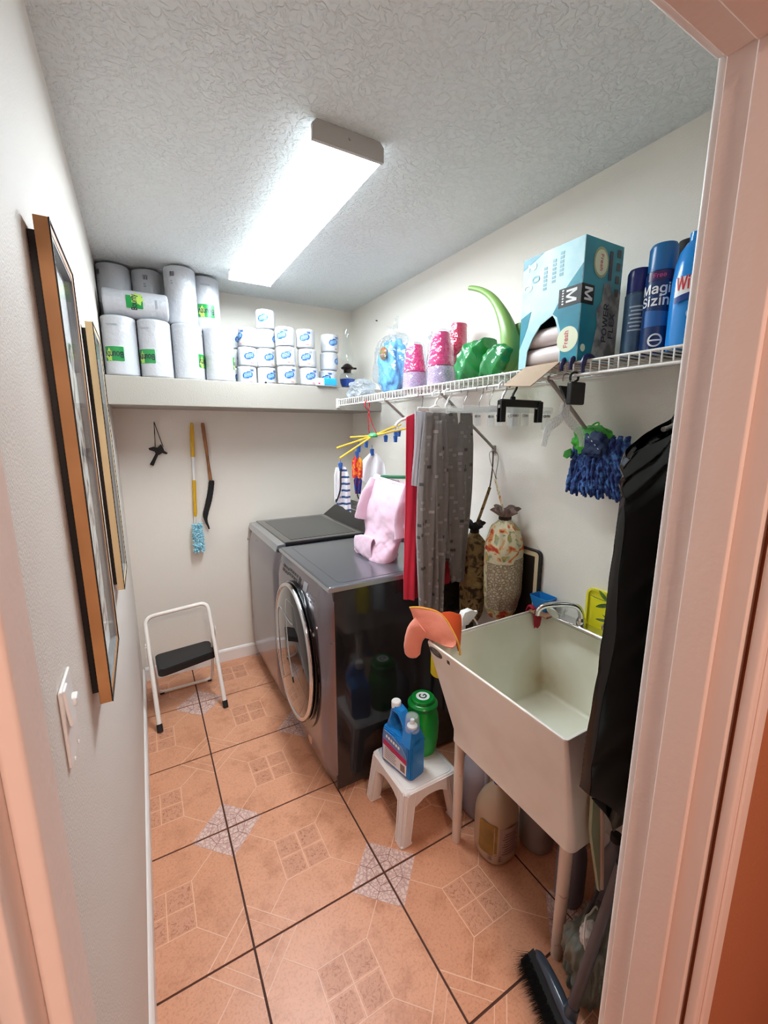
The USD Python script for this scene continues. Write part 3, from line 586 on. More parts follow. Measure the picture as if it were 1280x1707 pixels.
# print of a roll that lies: its heading -y becomes the side towards the door
w = txt('Bounty', .018, .0005); w.apply_transform(np.diag([.9, 1.3, 1, 1]))
part(lb, 'burst', moved(lay(wrap(prism(Polygon([(.034*math.cos(k)*(1 if i % 2 else .66), .030*math.sin(k)*(1 if i % 2 else .7)+.012) for i, k in enumerate(np.linspace(0, 2*np.pi, 14)[:-1])]), .0005), (0, 0, -.008), r+.0016, math.pi*1.5-.25)), c), M_lgreen)
part(lb, 'lettering', moved(lay(wrap(w, (0, 0, -.008), r+.0022, math.pi*1.5, rot=math.pi)), c), M_navy)
part(t, 'small_print', moved(lay(wrap(prism(unary_union([sbox(-.02, .08+.006*k, .02, .083+.006*k) for k in range(2)]), .0004), (0, 0, 0), r+.001, math.pi*1.5)), c), M_greyink)

# wrapped toilet rolls
G5 = 'wrapped toilet rolls stacked on the ledge'
def toilet_roll(u, v, y, lvl, label, dx=0, turn=0, logo=True, tilt=0):
    x = float(at(u, v, y=y)[0])+dx; h, r = .1045, .0545
    c = (x, y, LZ+lvl*(h+.0024)+.001); a = HEADC(c)+turn
    t = thing('toilet_paper_roll', label, 'toilet paper', c, G5)
    b = lathe([(.016, .008), (.022, .003)]+rprof(r, 0, h, .010)[1:-1]+[(.024, h-.003), (.014, h-.002), (.008, h-.0005), (1e-4, h-.0005)], c, 30)
    part(t, 'wrapped_roll', rough_up(b, .0012, 40, int(u)+lvl), M_paper, smooth=60)
    cc = (c[0], c[1], c[2]+.055)
    if logo:
        E = affinity.rotate(affinity.scale(Point(0, 0).buffer(1, quad_segs=8), .030, .0195), 14)
        cutl = affinity.skew(sbox(-.0225, -.0125, .0225, .0125), ys=16)
        rib = unary_union([E.difference(sbox(-.05, .013, -.006, .05)).difference(sbox(.006, -.05, .05, -.013)), cutl])
        lb = part(t, 'logo_ribbon', wrap(prism(rib, .0004), cc, r+.0015, a), M_blue)
        part(lb, 'logo_field', wrap(prism(affinity.skew(sbox(-.020, -.0095, .020, .0095), ys=16), .0003), cc, r+.002, a), M_lblue)
        sc_ = unary_union([affinity.skew(LineString([(x_, q+.0016*math.sin(900*x_)) for x_ in np.linspace(-.017, .017, 22)]).buffer(.0016), ys=16) for q in (-.0048, .0042)])
        part(lb, 'logo_script', wrap(prism(sc_, .0003), cc, r+.0024, a), M_blue)
    part(t, 'small_print', wrap(prism(unary_union([sbox(.012, .028, .036, .032), sbox(.016, .022, .036, .026)]), .0004), cc, r+.0015, a), M_greyink if lvl % 2 else M_blue)
    part(t, 'colour_dots', wrap(prism(unary_union([sbox(.008+.009*k, -.042, .013+.009*k, -.037) for k in range(2)]), .0004), cc, r+.0015, a), M_pinkink)
    part(t, 'yellow_dots', wrap(prism(unary_union([sbox(.026+.008*k, -.042, .031+.008*k, -.037) for k in range(2)]), .0004), cc, r+.0015, a), M_yelink)
FR, BR = 1.436, 1.553
for k, w in enumerate(('bottom', 'middle', 'top')):
    toilet_roll(478.5-2*k, 620-30*k, FR, k, f'{w} roll of the front toilet-roll column nearest the paper towels', turn=(.25, .0, -.35)[k])
    toilet_roll(514.7-3*k, 622-30*k, FR, k, f'{w} roll of the middle front toilet-roll column', turn=(.22, -.12, -.08)[k])
    toilet_roll(546+1.4*k, 610-30*k, FR+.05, k, f'{w} roll of the toilet-roll column beside the glass oil lamp', turn=(-.2, 1.2, .45)[k], logo=True)
    toilet_roll(444-1.2*k, 615-30*k, BR, k, f'{w} roll of the toilet-roll column carrying the topmost roll', turn=(.5, .35, 1.3)[k])
    toilet_roll(411+1*k, 615-30*k, BR+.01, k, f'{w} roll of the second toilet-roll column from the paper towels', turn=(.1, .2, -1.1)[k], dx=.0)
    toilet_roll(393+1.5*k, 610-30*k, 1.672, k, f'{w} roll of the toilet-roll column half hidden by the paper towels', turn=(.35, .5, .2)[k])
toilet_roll(441.5, 525, BR-.004, 3, 'single toilet roll topping the whole stack', turn=-.25)

# hurricane lamp
c = (1.372, 1.60, LZ); t = thing('oil_lamp', 'glass hurricane oil lamp with tall chimney in the back corner of the ledge', 'oil lamp', c)
part(t, 'font', lathe([(1e-4, 0), (.05, 0), (.052, .006), (.035, .02), (.05, .05), (.056, .08), (.048, .11), (.025, .125), (1e-4, .126)], c, 28), clear('lamp_glass', 'f0f4f6', .04, .0, ior=1.25))
part(t, 'lamp_oil', lathe([(1e-4, .03), (.038, .03), (.048, .055), (.051, .078), (1e-4, .078)], c, 24), mat('lamp_oil_blue', '2b55b8', rough=.15))
part(t, 'burner', lathe([(.024, .120), (.026, .140), (.040, .145), (.044, .152), (.036, .158), (.024, .170), (.012, .178), (1e-4, .178)], c, 24), mat('burner_dark', '2c211c', rough=.35, metal=.6))
part(t, 'chimney', lathe([(.030, .158), (.041, .185), (.046, .215), (.040, .25), (.028, .31), (.025, .37), (.027, .395), (.0255, .395), (.0235, .37), (.0265, .31), (.0385, .25), (.0445, .215), (.0395, .185), (.0285, .158)], c, 28), clear('chimney_glass', 'fdfefe', .03, .0, ior=1.18))
part(t, 'wick_knob', cyl((1.40, 1.595, LZ+.150), (1.432, 1.585, LZ+.150), .006), mat('burner_dark', ''))

# packet and clear strip on the ledge's front edge
c = at(545, 652, y=1.372); 
t = thing('tissue_packet', 'bright blue and white tissue packet overhanging the ledge edge', 'packet', (c[0], 1.37, LZ))
px0, px1 = float(at(529, 650, y=1.36)[0]), float(at(561, 650, y=1.36)[0])
part(t, 'pack', rough_up(bx(px0, px1, 1.352, 1.430, LZ+.0005, LZ+.046, .008), .0012, 40), mat('packet_white', 'e9eef4', rough=.3))
part(t, 'blue_band', bx(px0+.038, px1+.0008, 1.3508, 1.431, LZ+.004, LZ+.047, .006), mat('packet_blue', '2b9fe6', rough=.3))
part(t, 'pink_print', bx(px0+.004, px0+.016, 1.3514, 1.3535, LZ+.010, LZ+.018), M_pinkink)
E_ = thing('clear_strip', 'thin clear plastic strip with dark tip lying along the ledge edge', 'strip', (.96, 1.385, LZ))
xa, xb = float(at(445, 648, y=1.385)[0]), float(at(532, 655, y=1.385)[0])
part(E_, 'strip', bx(xa, min(xb, px0-.004), 1.378, 1.396, LZ+.0005, LZ+.010, .003), clear('clear_strip_m', 'e6e6e6', .1, .25)); part(E_, 'dark_tip', bx(xa-.010, xa, 1.380, 1.394, LZ+.0005, LZ+.010, .003), M_rubber)

# ---------------------------------------------------------------- wire shelf
M_wire = mat('white_wire', 'e2e0dc', rough=.35); M_bracet = mat('grey_brace', 'a19a94', rough=.4, metal=.3)
XR, ZS, ZL = 1.200, 1.766, 1.731
YS0, YS1 = DY+.006, 1.376
ws = thing('wire_shelf', 'white ventilated wire shelf along the right wall with hanging rail', 'shelf', (1.35, .3, ZS))
part(ws, 'front_rail', tube([(XR, YS0, ZS), (XR, YS1, ZS)], .0036, 10), M_wire); part(ws, 'hanging_rail', tube([(XR, YS0, ZL), (XR, YS1, ZL)], .0042, 10), M_wire)
part(ws, 'back_rail', tube([(RW-.012, YS0, ZS-.004), (RW-.012, YS1, ZS-.004)], .0032, 8), M_wire)
part(ws, 'middle_rail', tube([(1.355, YS0, ZS-.006), (1.355, YS1, ZS-.006)], .0030, 8), M_wire)
wires = []
for y in np.arange(YS0+.012, YS1, .0262):
    wires.append(tube([(RW-.010, y, ZS), (XR+.004, y, ZS), (XR-.0015, y, ZS-.003), (XR-.0015, y, ZL)], .0021, 6))
part(ws, 'cross_wires', cat(wires), M_wire, kind='stuff', smooth=60)
part(ws, 'end_bracket', [bx(XR-.012, XR+.012, YS1-.003, YS1+.0005, ZL-.014, ZS+.008, .001), bx(XR-.010, XR+.010, YS1-.014, YS1-.003, ZL-.012, ZL+.006, .003)], M_wire)
for y in (.785, .33, -.20): 
    b = part(ws, 'brace', [tube([(XR+.003, y, ZL-.004), (RW-.006, y, 1.500)], .0062, 12), bx(RW-.012, RW-.0005, y-.009, y+.009, 1.478, 1.515, .003)], M_bracet)
    part(b, 'hook_clip', tube([(XR+.002, y, ZL-.010), (XR-.006, y, ZL-.004), (XR-.006, y, ZL+.006), (XR+.002, y, ZL+.007)], .003, 8), M_bracet)
for y in (-.55, .05, .70, 1.2): part(ws, 'wall_clip', bx(RW-.016, RW-.0005, y-.012, y+.012, ZS-.012, ZS+.004, .003), M_wire)
WZ = ZS+.0026

# ---------------------------------------------------------------- things on the wire shelf
def blob(c, s, amp=.02, sc=14, seed=0, sub=4):
    m = trimesh.creation.icosphere(sub); v = m.vertices.copy()
    v = np.sign(v)*np.abs(v)**.8; d = 1+(fbm(v*2.2+seed*3.1, 4, seed)-.5)*2*amp/min(s)
    v = v*d[:, None]*np.array(s); v[:, 2] = np.maximum(v[:, 2], -s[2]*.93); m.vertices = v+np.array(c); return m
def pleat(m, amp, k, c, seed=0):
    a = np.arctan2(m.vertices[:, 1]-c[1], m.vertices[:, 0]-c[0]); n_ = m.vertices-np.array(c); m = m.copy()
    f = 1+amp*np.sin(a*k+4*noise(m.vertices*8, seed)); m.vertices[:, :2] = np.array(c[:2])+n_[:, :2]*f[:, None]; return m
M_film = clear('clear_film', 'f6f9fb', .09, .20, bump=(38, .012)); M_film2 = clear('milky_film', 'e8edf2', .12, .22, bump=(45, .010), body=('dfe6ee', .22))
# crumpled clear packaging by the ledge
t = thing('clear_packaging', 'crumpled clear plastic packaging on the shelf end by the ledge', 'packaging', (1.30, 1.25, WZ))
part(t, 'film', moved(rough_up(blob((1.30, 1.245, WZ+.052), (.075, .095, .056), .022, seed=4), .008, 30, 2), (0, 0, .002)), M_film2, smooth=25)
part(t, 'tray', bx(1.245, 1.355, 1.17, 1.32, WZ+.003, WZ+.010, .003), clear('tray_clear', 'd9e0e6', .08, .2, body=('cfd8e0', .25)))
# blue toy in a clear bag
c0 = at(655, 590, x=1.33); cy0 = float(c0[1])
t = thing('bagged_blue_cloth', 'blue folded cloth with a brown and green medallion inside a clear bag', 'bagged cloth', (1.33, cy0, WZ))
part(t, 'blue_cloth', rough_up(pleat(blob((1.33, cy0-.005, WZ+.132), (.060, .098, .138), .02, seed=9), .05, 9, (1.33, cy0, 0), 3), .006, 22, 8), mat('baby_blue', '67b7ea', rough=.6, vary=(18, '4b9bd8', .4, .6)), smooth=50)
m0 = at(640, 570, x=1.262)
part(t, 'medallion', moved(lathe([(1e-4, 0), (.030, 0), (.034, .006), (.026, .014), (1e-4, .016)], n=24), (1.264, float(m0[1]), WZ+.205), rz=-math.pi/2, axis=(0, 1, 0)), mat('medallion', '8a4a2c', rough=.3, vary=(40, '5f7a3f', .48, .56)), label='brown and green medallion')
part(t, 'clear_bag', rough_up(pleat(blob((1.335, cy0-.005, WZ+.150), (.082, .140, .155), .02, seed=5), .03, 9, (1.33, cy0, 0), 5), .006, 24, 1), M_film, smooth=30)
part(t, 'bag_neck', sheet(np.array([[(1.33+.006*math.sin(9*s+3*q), cy0+(s-.5)*(.06+.05*q), WZ+.285+.085*q+.02*math.sin(5*s+1)) for s in np.linspace(0, 1, 22)] for q in np.linspace(0, 1, 8)]), .0006), M_film)
# pink cup stacks in sleeves
G6 = 'pink and lilac cup stacks in clear sleeves on the wire shelf'
M_pink = mat('cup_pink', 'd92a78', rough=.25); M_lilac = mat('cup_glitter', 'a98bb0', rough=.4, vary=(260, 'd8c4dc', .45, .65)); M_red = mat('cup_red', 'd31f56', rough=.22)
for (u, v, x, lean, hh, lab, mt, sc) in ((691, 620, 1.275, .0, .205, 'cup stack nearest the blue cloth, pink over lilac', M_pink, 1.22), (735, 615, 1.275, -.03, .222, 'middle cup stack, tall and upright, pink over lilac', M_pink, 1.28), (757, 600, 1.405, .10, .285, 'leaning red-pink cup stack at the back, partly behind the green bags', M_red, 1.2)):
    cy = float(at(u, v, x=x)[1]); c = (x, cy, WZ)
    t = thing('cup_stack', lab, 'cups', c, G6)
    mv = lambda m: moved(m, rz=lean, c=c, axis=(1, 0, 0))
    part(t, 'glitter_cups', mv(lathe([(1e-4, .002), (.046*sc, .002), (.047*sc, .006)]+[((.0462-.003*k/6-(.0010 if j else 0))*sc, .008+.012*k+(.010 if j else 0)) for k in range(6) for j in (0, 1)]+[(1e-4, .082)], c, 26)), M_lilac)
    prof_ = [(1e-4, .081), (.0430*sc, .081)]; zt = .083
    for k in range(7): prof_ += [((.0430-.0021*k)*sc, zt), ((.0422-.0021*k)*sc, zt+(hh-.09)/7-.002)]; zt += (hh-.09)/7
    part(t, 'pink_cups', mv(lathe(prof_+[(.026*sc, hh-.003), (1e-4, hh-.002)], c, 26)), mt)
    part(t, 'sleeve', mv(rough_up(lathe([(1e-4, .001), (.049*sc, .001), (.0500*sc, .05), (.0475*sc, .085), (.042*sc, .6*hh+.04), (.033*sc, hh+.004), (.012*sc, hh+.012), (1e-4, hh+.012)], c, 36), .0016, 30, 2)), M_film)
t = thing('tied_plastic_bag', 'small knotted clear plastic bag poking up behind the pink cups', 'plastic bag', (1.42, float(at(727, 560, x=1.42)[1]), WZ))
cyb = float(at(727, 560, x=1.42)[1]); part(t, 'film', rough_up(pleat(lathe([(1e-4, .002), (.05, .004), (.055, .08), (.04, .17), (.014, .215), (.030, .245), (.038, .262), (.03, .268), (1e-4, .23)], (1.42, cyb, WZ), 40), .08, 8, (1.42, cyb, 0), 4), .004, 28, 3), M_film2, smooth=30)
# green bags
t = thing('green_plastic_bags', 'crumpled translucent green plastic bags next to the cup stacks', 'plastic bags', (1.29, .18, WZ))
M_gfilm = clear('green_film', '35b96a', .14, .12, bump=(30, .010), body=('0f9a4b', .55))
def crease(c, s, ang, seed, top):
    """a flattened, creased bag leaning back"""
    m = trimesh.creation.icosphere(4); v = m.vertices.copy(); v = np.sign(v)*np.abs(v)**.75
    v[:, 1] += -.35*v[:, 2]*np.sign(top); f = .10*np.abs(np.sin(3.1*v[:, 1]+2.2*v[:, 2]+seed))+.07*np.abs(np.sin(5.3*v[:, 1]-3.7*v[:, 2]+2*seed))
    v *= (1-f*1.2)[:, None]; v = v*np.array(s); v[:, 2] = np.maximum(v[:, 2], -s[2]*.80); m.vertices = v+np.array(c); m.vertices[:, 2] += .80*s[2]*0; return m
ca, cb = float(at(788, 600, x=1.285)[1]), float(at(836, 600, x=1.245)[1])
part(t, 'bag', crease((1.300, ca, WZ+.074), (.072, .088, .090), 0, .7, 1), M_gfilm, smooth=22)
part(t, 'bag', crease((1.232, cb+.022, WZ+.050), (.030, .070, .061), 0, 2.1, 1), M_gfilm, smooth=22)
# watering can
c = (1.345, .035, WZ); t = thing('watering_can', 'pale green plastic watering can with long curved spout', 'watering can', c)
M_can = mat('can_green', '7fa455', rough=.35)
part(t, 'body', lathe([(1e-4, .001), (.060, .001), (.066, .008), (.067, .06), (.060, .12), (.046, .175), (.043, .178), (.040, .174), (.054, .12), (.061, .06), (1e-4, .02)], c, 32, sx=1.05, sy=.80), M_can)
tip = at(783, 480, x=1.285)
mid1, mid2 = at(838, 525, x=1.272), at(851, 575, x=1.270)
spn = spline([(1.290, .055, WZ+.028), (1.272, float(mid2[1])+.002, float(mid2[2])), (1.272, float(mid1[1]), float(mid1[2])), tuple(at(818, 494, x=1.278)), tuple(at(800, 483, x=1.282)), tuple(tip)], 34)
part(t, 'spout', tube(spn, np.interp(np.linspace(0, 1, 34), [0, .15, .32, .55, .8, 1], [.036, .036, .027, .0165, .0105, .0085]), 18), M_can)
part(t, 'spout_hole', lathe([(1e-4, 0), (.0062, 0), (.0062, .001), (1e-4, .001)], tuple(spn[-1]-np.array([0, 0, 0])), 12), M_rubber)
part(t, 'handle', tube(spline([(1.345, -.012, WZ+.165), (1.345, -.035, WZ+.205), (1.345, -.062, WZ+.17), (1.345, -.066, WZ+.10), (1.345, -.050, WZ+.05)], 20), .009, 10), M_can)

# ---------------------------------------------------------------- carton of bag rolls
BX0, BX1, BY0, BY1, BZ0, BZ1 = 1.192, 1.362, -.292, -.082, WZ+.001, 2.088
t = thing('trash_bag_carton', 'tall teal carton with torn cutout showing white bag rolls', 'carton', ((BX0+BX1)/2, (BY0+BY1)/2, WZ))
M_teal = mat('carton_teal', '1f93a8', rough=.38, vary=(7, '167c95', .42, .6)); M_tealL = mat('carton_pale', 'a6d6e0', rough=.38, vary=(9, 'c9e6ea', .4, .6)); M_board = mat('cardboard', 'b39a83', rough=.75); M_tealD = mat('carton_deep', '0f5d74', rough=.35)
W_, H_ = BY1-BY0, BZ1-BZ0
# front drawn seen from the room: u runs from the far edge (BY1) to the near edge (BY0)
hole = Polygon([(.030, .006), (.150, .006), (.150, .045), (.142, .085), (.128, .122), (.118, .135), (.080, .118), (.052, .085), (.034, .050)]).buffer(.004).buffer(-.002)
front = sbox(0, 0, W_, H_).difference(hole)
fo = lambda m, lift=0: onto(m, (BX0+.003-.003-lift, BY1, BZ0), (0, -1, 0), (0, 0, 1))
part(t, 'front_panel', onto(prism(front, .003), (BX0+.003, BY1, BZ0), (0, -1, 0), (0, 0, 1)), M_tealL)
part(t, 'side_panel', bx(BX0+.003, BX1-.003, BY0, BY0+.003, BZ0, BZ1), M_teal); part(t, 'side_panel', bx(BX0+.003, BX1-.003, BY1-.003, BY1, BZ0, BZ1), M_teal)
part(t, 'back_panel', bx(BX1-.003, BX1, BY0, BY1, BZ0, BZ1), M_teal); part(t, 'bottom_panel', bx(BX0+.003, BX1-.003, BY0+.003, BY1-.003, BZ0, BZ0+.003), M_board)
part(t, 'top_panel', bx(BX0+.003, BX1-.003, BY0+.003, BY1-.003, BZ1-.003, BZ1), M_teal)
blk = lambda poly: part(t, 'printed_field', onto(prism(poly.difference(hole), .0005), (BX0-.0001, BY1, BZ0), (0, -1, 0), (0, 0, 1)), M_teal)
blk(Polygon([(.0005, H_-.03), (.075, H_-.0005), (.0005, H_-.0005)])); blk(Polygon([(.0005, .06), (.028, .12), (.040, .165), (.0005, .150)])); blk(Polygon([(.120, .14), (.16, .20), (W_-.0005, .25), (W_-.0005, .0005), (.155, .0005), (.154, .05), (.150, .09), (.136, .128)]))
rot = lambda s, h: moved(txt(s, h, .0005), rz=-math.pi/2)
part(t, 'lettering', onto(rot('2', .030), (BX0-.0007, BY1-.035, BZ0+H_-.028), (0, -1, 0), (0, 0, 1)), M_white); part(t, 'lettering', onto(rot('0', .030), (BX0-.0007, BY1-.022, BZ0+H_-.085), (0, -1, 0), (0, 0, 1)), M_white)
part(t, 'lettering', onto(rot('0', .026), (BX0-.0007, BY1-.050, BZ0+H_-.066), (0, -1, 0), (0, 0, 1)), mat('print_grey_teal', '7fb3c0', rough=.4))
for k, (u, s) in enumerate(((.085, 'TALL'), (.115, 'DRAW'), (.140, 'BAGS'))): part(t, 'faded_print', onto(prism(unary_union([sbox(-.006, -.03+.011*q, .006, -.023+.011*q) for q in range(6)]), .0004), (BX0-.0005, BY1-u, BZ0+H_-.075+.012*k), (0, -1, 0), (0, 0, 1)), mat('print_grey_teal', ''))
ring_ = Point(0, 0).buffer(.036).difference(sbox(-.1, -.1, -.022, .1)); part(t, 'round_badge', onto(prism(Point(0, 0).buffer(.034), .0006), (BX0-.0006, BY1-.176, BZ0+.062), (0, -1, 0), (0, 0, 1)), mat('badge_cream', 'dfe6c9', rough=.4))
part(t, 'badge_lettering', onto(moved(txt('Fresh', .013, .0004), rz=math.pi/2), (BX0-.0013, BY1-.172, BZ0+.062), (0, -1, 0), (0, 0, 1)), mat('badge_red', 'c9606a', rough=.4))
# black tape round the near corner with a white M
part(t, 'tape', [bx(BX0-.0012, BX0-.0004, BY0-.001, BY0+.072, BZ0+.150, BZ0+.200), bx(BX0-.0012, BX0+.052, BY0-.0012, BY0-.0003, BZ0+.150, BZ0+.200)], M_black)
mm = txt('M', .032, .0005); part(t, 'tape_mark', onto(moved(mm, rz=-math.pi/2), (BX0-.0014, BY0+.030, BZ0+.176), (0, -1, 0), (0, 0, 1)), M_white); part(t, 'tape_mark', onto(moved(mm, rz=-math.pi/2), (BX0+.028, BY0-.0014, BZ0+.176), (1, 0, 0), (0, 0, 1)), M_white)
part(t, 'tape_mark', onto(prism(unary_union([sbox(-.003, -.018+.007*k, .003, -.014+.007*k) for k in range(6)]), .0004), (BX0-.0014, BY0+.058, BZ0+.175), (0, -1, 0), (0, 0, 1)), M_white)
# the side that faces the door
so = lambda m, u, z: onto(m, (BX0+u, BY0-.0006, BZ0+z), (1, 0, 0), (0, 0, 1))
part(t, 'silver_splash', so(prism(Polygon([(.060, .02), (.075, .10), (.068, .14), (.088, .165), (.092, .21), (.120, .215), (.128, .19), (.160, .20), (.1695, .20), (.1695, .008), (.10, .005)]), .0005), 0, 0), mat('splash_silver', '9b9ea4', rough=.4, vary=(25, '5d6268', .42, .6)))
part(t, 'lettering', so(moved(txt('POWER', .021, .0006), rz=math.pi/2), .110, .110), mat('print_ink', '101a3a', rough=.35)); part(t, 'lettering', so(moved(txt('FLEX', .021, .0006), rz=math.pi/2), .140, .105), mat('print_ink', ''))
part(t, 'oval_badge', so(prism(affinity.scale(Point(0, 0).buffer(.034), .95, 1.15), .0005), .072, .262), mat('badge_olive', 'a8ae84', rough=.4)); part(t, 'oval_badge', so(prism(affinity.scale(Point(0, 0).buffer(.028), .95, 1.15), .0009), .072, .262), mat('badge_cream', ''))
part(t, 'badge_lettering', so(moved(txt('Fresh', .012, .0012), rz=-math.pi/2), .074, .262), mat('badge_red', ''))
part(t, 'dark_print', so(prism(unary_union([rrect(.014, .075, .003)]), .0006), .115, .26), mat('print_ink', '')); part(t, 'dark_print', so(prism(unary_union([affinity.translate(rrect(.016, .020, .002), 0, -.05+.034*k) for k in range(4)]), .0006), .150, .245), mat('splash_dark', '3c4247', rough=.4))
part(t, 'small_disc', so(prism(Point(0, 0).buffer(.010), .0006), .022, .036), mat('badge_cream', ''))
for zz, dy in ((BZ0+.032, 0), (BZ0+.088, .004), (BZ0+.060, .0)):
    b = part(t, 'bag_roll', rough_up(lay_y(lathe(rprof(.027, -.085, .085, .005), n=24), (BX0+.045+(.03 if zz < BZ0+.07 and zz > BZ0+.04 else 0), (BY0+BY1)/2, zz)) if False else moved(moved(lathe(rprof(.027, -.09, .09, .005), n=24), rz=math.pi/2, axis=(1, 0, 0)), (BX0+.036+(.05 if abs(zz-BZ0-.060) < .01 else 0), (BY0+BY1)/2, zz)), .001, 40), mat('bag_white', 'd8ccca', rough=.45))
h_a, h_b = np.array([BX0-.0012, BY1-.030, BZ0+.004]), np.array([BX0-.0012, BY1-.160, BZ0+.004])
f_b, f_a = at(884, 644, x=BX0-.098), at(838, 644, x=BX0-.098)
quad = [h_a, h_b, f_b, f_a]; dn = np.cross(h_b-h_a, f_a-h_a); dn /= np.linalg.norm(dn)
part(t, 'flap', hull([q+dn*k*.0011 for q in quad for k in (-1, 1)]), M_board, label='brown cardboard flap folded out', smooth=False)

# ---------------------------------------------------------------- spray cans and bottles at the near end
def spray_can(u, x, h, r, body, cap, label, name='spray_can', cap_h=.055):
    y = float(at(u, 520, x=x)[1]); c = (x, y, WZ)
    t = thing(name, label, 'spray can', c)
    part(t, 'can', lathe(rprof(r, 0, h-cap_h-.008, .003)[:-1]+[(r*.86, h-cap_h-.002), (r*.80, h-cap_h), (1e-4, h-cap_h)], c, 28), body)
    part(t, 'cap', lathe([(1e-4, h-cap_h-.004), (r*.93, h-cap_h-.004), (r*.93, h-.012), (r*.80, h-.003), (r*.5, h), (1e-4, h)], c, 28), cap)
    return t, c
M_ink = mat('white_ink', 'e8ebee', rough=.35)
t, c = spray_can(1061, 1.30, .225, .031, mat('starch_blue', '46627f', rough=.3, metal=.3, vary=(30, '3d5878', .45, .6)), mat('cap_navy', '17226e', rough=.3), 'spray can with dark navy cap next to the teal carton')
part(t, 'print', wrap(prism(unary_union([sbox(-.018+.004*(k % 2), -.006*k*1.6, .020-.005*(k % 3), -.006*k*1.6+.004) for k in range(7)]), .0004), (c[0], c[1], c[2]+.125), .0312, HEADC(c)), mat('can_print', 'a9bccd', rough=.4))
t, c = spray_can(1096, 1.29, .262, .0335, mat('sizing_blue', '0e2f63', rough=.28), mat('cap_teal', '1668a5', rough=.3), 'tall blue sizing spray can with bright blue cap', cap_h=.062)
for s, zz, hh in (('Magic', .150, .022), ('Sizing', .122, .022)):
    m = txt(s, hh, .0005); part(t, 'lettering', wrap(m, (c[0], c[1], c[2]+zz), .0337, HEADC(c)-.05), M_ink)
part(t, 'purple_band', wrap(prism(rrect(.06, .022, .002), .0004), (c[0], c[1], c[2]+.183), .0337, HEADC(c)), mat('band_purple', '3c2358', rough=.3)); part(t, 'lettering', wrap(txt('Free', .010, .0005), (c[0], c[1], c[2]+.183), .0342, HEADC(c)-.1), mat('ink_rose', 'b8407e', rough=.4))
part(t, 'light_panel', wrap(prism(Polygon([(-.03, -.02), (.03, -.02), (.03, .012), (-.03, .02)]), .0004), (c[0], c[1], c[2]+.085), .0337, HEADC(c)), mat('panel_blue', '1e62a8', rough=.3)); part(t, 'round_seal', wrap(prism(Point(0, 0).buffer(.016).difference(Point(0, 0).buffer(.012)).union(sbox(-.013, -.002, .013, .002)), .0005), (c[0], c[1], c[2]+.032), .0337, HEADC(c)), M_ink)
spray_can(1134, 1.375, .285, .026, mat('dark_can', '23303a', rough=.3), M_rubber, 'narrow dark can with black cap behind the glass-cleaner bottle')
y = float(at(1149, 500, x=1.275)[1]); c = (1.275, y, WZ)
t = thing('cleaner_bottle', 'bright blue glass cleaner bottle at the shelf end by the door frame', 'bottle', c)
part(t, 'bottle', lathe([(1e-4, 0), (.036, 0), (.040, .006), (.041, .10), (.040, .155), (.037, .190), (.030, .218), (.018, .236), (.012, .240), (1e-4, .241)], c, 28, sx=.85), mat('cleaner_blue', '1d86d6', rough=.2))
part(t, 'neck_cap', lathe([(1e-4, .238), (.0135, .238), (.0135, .256), (1e-4, .257)], c, 18), mat('cleaner_blue', ''))
a = HEADC(c)
part(t, 'label', wrap(prism(rrect(.066, .042, .002), .0004), (c[0], c[1], c[2]+.135), .0402, a), M_ink)
m = txt('Windex', .021, .0005); m.apply_transform(np.diag([.8, 1.3, 1, 1])); part(t, 'lettering', wrap(m, (c[0], c[1], c[2]+.142), .0407, a+.25), mat('ink_red', 'c8252f', rough=.4))
part(t, 'blue_wave', wrap(prism(Polygon([(-.033, -.012), (.033, .004), (.033, -.010), (-.033, -.026)]), .0004), (c[0], c[1], c[2]+.125), .0409, a), mat('wave_navy', '123b86', rough=.3)); part(t, 'drop_mark', wrap(prism(Point(0, 0).buffer(.012).difference(Point(0, .006).buffer(.010)), .0004), (c[0], c[1], c[2]+.075), .0402, a+.2), mat('pale_blue_ink', 'a9d2f2', rough=.4))

# ---------------------------------------------------------------- hangers on the rail
M_hang = mat('hanger_white', 'e9e7e4', rough=.35); M_clearp = clear('hanger_clear', 'fdfefe', .10, .0, body=('ffffff', .20), ior=1.3); M_wirem = mat('hanger_wire', '9c9690', rough=.3, metal=.8)
def hook(y, r=.0022, drop=.055, x=XR, dy=0.0):
    z = ZL; q = .0042+r
    return tube(spline([(x+.0, y+dy, z-drop), (x+.004, y+dy*.6, z-drop*.55), (x+.016, y, z-.010), (x+.014, y, z+q*.6), (x, y, z+q+.0012), (x-.013, y, z+.003), (x-.016, y, z-.014)], 26), r, 8)
def clip(t, x, y, z, m, w=.016, h=.045, name='clip'):
    c_ = part(t, name, [hull([(x-w/2, y-.004-.004*k, z-h*k), (x+w/2, y-.004-.004*k, z-h*k), (x-w/2, y-.0075-.006*(1-k)*1.0, z-h*k), (x+w/2, y-.0075-.006*(1-k), z-h*k)][0:4]) if False else bx(x-w/2, x+w/2, y-.010, y-.0045, z-h, z+.008, .002)], m)
    part(t, name, bx(x-w/2, x+w/2, y+.0045, y+.010, z-h, z+.008, .002), m)
    part(c_, 'spring', tube([(x-w/2-.001, y, z-.012), (x+w/2+.001, y, z-.012)], .0055, 8), M_wirem)
